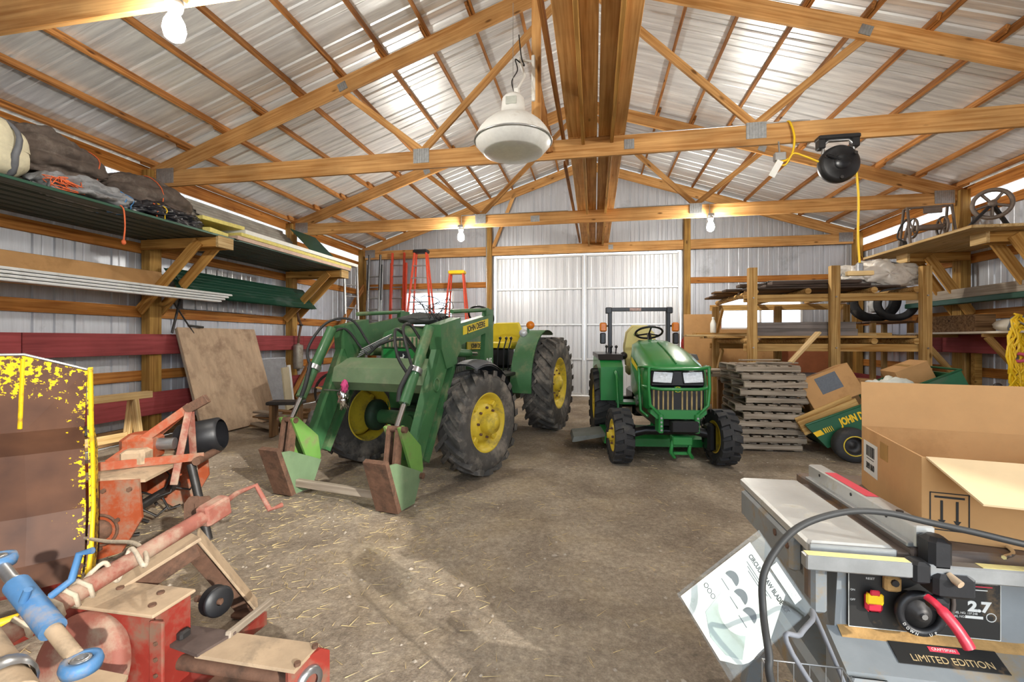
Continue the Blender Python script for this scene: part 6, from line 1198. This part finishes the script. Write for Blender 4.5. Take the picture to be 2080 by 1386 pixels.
# clear blade pack leaning on the wire basket
Tp, Rp, Lp = at(1545, 1085, Y=1.40), at(1640, 1225, Y=1.37), at(1408, 1200, Y=1.29); ex = (Rp-Tp).normalized(); ey = (Tp-Lp); ey = (ey-ex*ey.dot(ex)).normalized(); ez = ex.cross(ey); wP, hP = (Rp-Tp).length, .30
MP = Matrix((ex, ey, ez)).transposed().to_4x4(); MP.translation = Tp-ey*hP
M_CLEARP = bpy.data.materials.new('clear_plastic'); M_CLEARP.use_nodes = True
_n = M_CLEARP.node_tree; _a = _n.nodes.new('ShaderNodeBsdfTransparent'); _a.inputs[0].default_value = (.93, .95, .94, 1); _g = _n.nodes.new('ShaderNodeBsdfGlossy'); _g.inputs[1].default_value = .12; _x = _n.nodes.new('ShaderNodeMixShader'); _x.inputs[0].default_value = .025
_n.links.new(_a.outputs[0], _x.inputs[1]); _n.links.new(_g.outputs[0], _x.inputs[2]); _n.links.new(_x.outputs[0], _n.nodes['Material Output'].inputs[0])
BP = thing('blade_package', 'clear plastic saw blade package with white card leaning on a wire basket', 'package'); BP.matrix_world = MP
hc = hP*.86; wc = wP*1.06
cr_ = [(wc*.62+wc*.40*math.cos(R(a)), hc*.30+hc*.30*math.sin(R(a))) for a in range(-50, 171, 13)]; ci_ = [(wc*.52+wc*.30*math.cos(R(a)), hc*.50+hc*.26*math.sin(R(a))) for a in range(200, 331, 13)]
MB().prism([(0, 0), (wc*.80, 0)]+cr_[:6]+[(wc*.92, hc*.62), (wc*.70, hc), (0, hc)][:0]+[(wc*1.0, hc*.55), (wc*.72, hc), (0, hc)], -.001, .0, 'z').build('card', M_TXW, BP)
MB().prism(ci_+[(wc*.95, hc*.20), (wc*.80, hc*.08), (wc*.55, hc*.04), (wc*.30, hc*.14)], .0002, .0008, 'z').build('blade_window', MAT.get('window_grey') or pm('window_grey', '8e948c', .25, .5, .15, 6, 0), BP)
MB().bbox((wc/2, hP/2, -.003), (wc+.02, hP+.01, .0015), .0005).build('back_shell', M_CLEARP, BP); MB().bbox((wc/2, hP/2, .010), (wc, hP-.01, .0015), .0005).build('front_shell', M_CLEARP, BP)
bl = MB().lathe([(.012, 0), (.082, 0), (.082, .001), (.012, .001)], 48, T(wc*.66, hc*.40, -.0022), closed=True).build('saw_blade', pm('polished_blade', 'c9cccb', .15, .95, .08, 6, 0), BP)
text('pack_lettering', 'CIRCULAR SAW BLADE SET', .018, M_TXK, BP, T(wc*.50, hc*.91, .0004), .0002, .75, bold=.0006)
for k in range(3): MB().box((wc*.40, hc*.84-.006*k, .0005), (wc*.5-.02*k, .002, .0004)).build('print_line', M_TXD, BP)
for k in range(3): ic = MB().lathe([(.001, .0005), (.021, .0005)], 20, T(wc*(.20+.22*k), hc*(.58-.03*k), .0004), a0=0, a1=PI*1.1).build('blade_picture', M_TXD, BP); MB().box((wc*(.20+.22*k), hc*(.55-.03*k)-.016, .0005), (.034, .002, .0004)).build('print_line', M_TXD, ic)
tsl = MB().bbox((wc*.62, hP*.93, .0005), (wc*.5, .026, .0006), .0002).build('brand_strip', pm('clear_grey_strip', 'b9bdbb', .4), BP); text('strip_lettering', 'TOOL SHOP', .02, M_TXW, tsl, T(wc*.62, hP*.93, .0012), .0003, .95, bold=.0008)
for k in range(3): MB().tube([(wc*(.08+.07*k)+.006*math.cos(a*PI/4), hc*.30+.006*math.sin(a*PI/4), .0006) for a in range(8)], .0008, 4, closed=True).build('safety_symbol', M_TXK, BP)
for q in ((.02, hP*.5), (wc-.02, hP*.35), (wc*.5, .01), (wc*.1, .02)): MB().lathe([(.001, .013), (.005, .012), (.006, .010)], 10, T(q[0], q[1], 0)).build('snap_dimple', M_CLEARP, BP)
# wire basket on a crate
WB = thing('wire_basket', 'small wire basket of odds and ends under the blade package', 'basket', (.56, 1.26, .44)); bw, bd_, bh = .20, .22, .17
for z in (0, bh/2, bh): MB().tube([(-bw/2, -bd_/2, z), (bw/2, -bd_/2, z), (bw/2, bd_/2, z), (-bw/2, bd_/2, z)], .0028 if z else .002, 6, closed=True).build('hoop', M_ALU, WB)
for k in range(6): x = -bw/2+bw*k/5; MB().tube([(x, -bd_/2, bh), (x, -bd_/2, 0), (x, bd_/2, 0), (x, bd_/2, bh)], .0016, 5).build('wire', M_ALU, WB)
for k in range(6): y = -bd_/2+bd_*k/5; MB().tube([(-bw/2, y, bh), (-bw/2, y, 0), (bw/2, y, 0), (bw/2, y, bh)], .0016, 5).build('wire', M_ALU, WB)
t = thing('socket_drive', 'round chrome socket lying in the wire basket', 'socket', (.55, 1.28, .446)); MB().lathe([(.001, 0), (.026, 0), (.030, .01), (.030, .14), (.022, .145), (.020, .12), (.001, .12)], 20).build('body', M_CHROME, t)
t = thing('glove', 'dark crumpled work glove lying in the wire basket', 'glove', (.55, 1.19, .446)); lump((0, 0, .04), (.055, .03, .05), seed=120, amp=.5, freq=3).build('cloth', M_TARP, t)
t = thing('slat_crate', 'wooden slat crate standing under the wire basket', 'crate', (.56, 1.26, 0))
for s in (-1, 1):
    for k in range(3): board('side_slat', (-.16, s*.16, .07+.145*k), (.16, s*.16, .07+.145*k), .014, .11, W_OLD, t); board('end_slat', (s*.153, -.15, .07+.145*k), (s*.153, .15, .07+.145*k), .014, .11, W_OLD, t)
MB().box((0, 0, .43), (.30, .30, .016)).build('lid', W_OLD, t)
tag(MB().tube(spline([V(.76, 1.30, .02), V(.745, 1.24, .3), at(1610, 1330, Y=1.16), at(1625, 1290, Y=1.18), at(1650, 1260, Y=1.25), at(1655, 1250, Y=1.32), V(.68, 1.40, .55)], 6), .006, 7).build('grey_cable', M_STRAP), 'thin grey cable dropping beside the wire basket', 'cable')
# ---------------------------------------------------------------- straw, stones and chips on the floor (nobody could count them)
random.seed(99); m = MB()
def on(x, y): return fz(x, y)
for k in range(2600):
    if k < 1500: x, y = random.gauss(-2.3, 1.1), random.gauss(3.2, 1.1)
    else: x, y = random.uniform(-5.5, 4.5), random.uniform(1.0, 9)
    L = random.uniform(.02, .11); a = random.uniform(0, PI); z = on(x, y)+.004; w_ = .0016; dx, dy = math.cos(a)*L/2, math.sin(a)*L/2; nx_, ny_ = -math.sin(a)*w_, math.cos(a)*w_; b = random.uniform(0, .006)
    m.add([(x-dx+nx_, y-dy+ny_, z), (x-dx-nx_, y-dy-ny_, z), (x+dx, y+dy, z+b), (x-dx, y-dy, z+.003)], [(0, 1, 2), (1, 3, 2), (3, 0, 2)])
tag(m.build('straw_litter', pm('straw', 'cdb682', .8, 0, .2, 3, 0)), 'loose straw litter scattered over the dirt floor', 'straw', kind='stuff')
m = MB()
for k in range(1500):
    x, y = random.uniform(-4.5, 3.5), random.uniform(1.0, 9)**1.0; r = random.uniform(.004, .016)*(1 if k % 12 else 1.7); z = on(x, y)
    c = [(x+r*math.cos(q*PI/2.5+k)*random.uniform(.7, 1.2), y+r*math.sin(q*PI/2.5+k)*random.uniform(.7, 1.2), z-.003+r*random.uniform(.1, .3)) for q in range(5)]
    m.add(c+[(x, y, z+r*.6)], [(q, (q+1) % 5, 5) for q in range(5)])
tag(m.build('gravel_litter', pm('pale_gravel', 'a59a8b', .9, 0, .3, 9, .2)), 'small stones and dirt crumbs on the floor', 'gravel', kind='stuff')
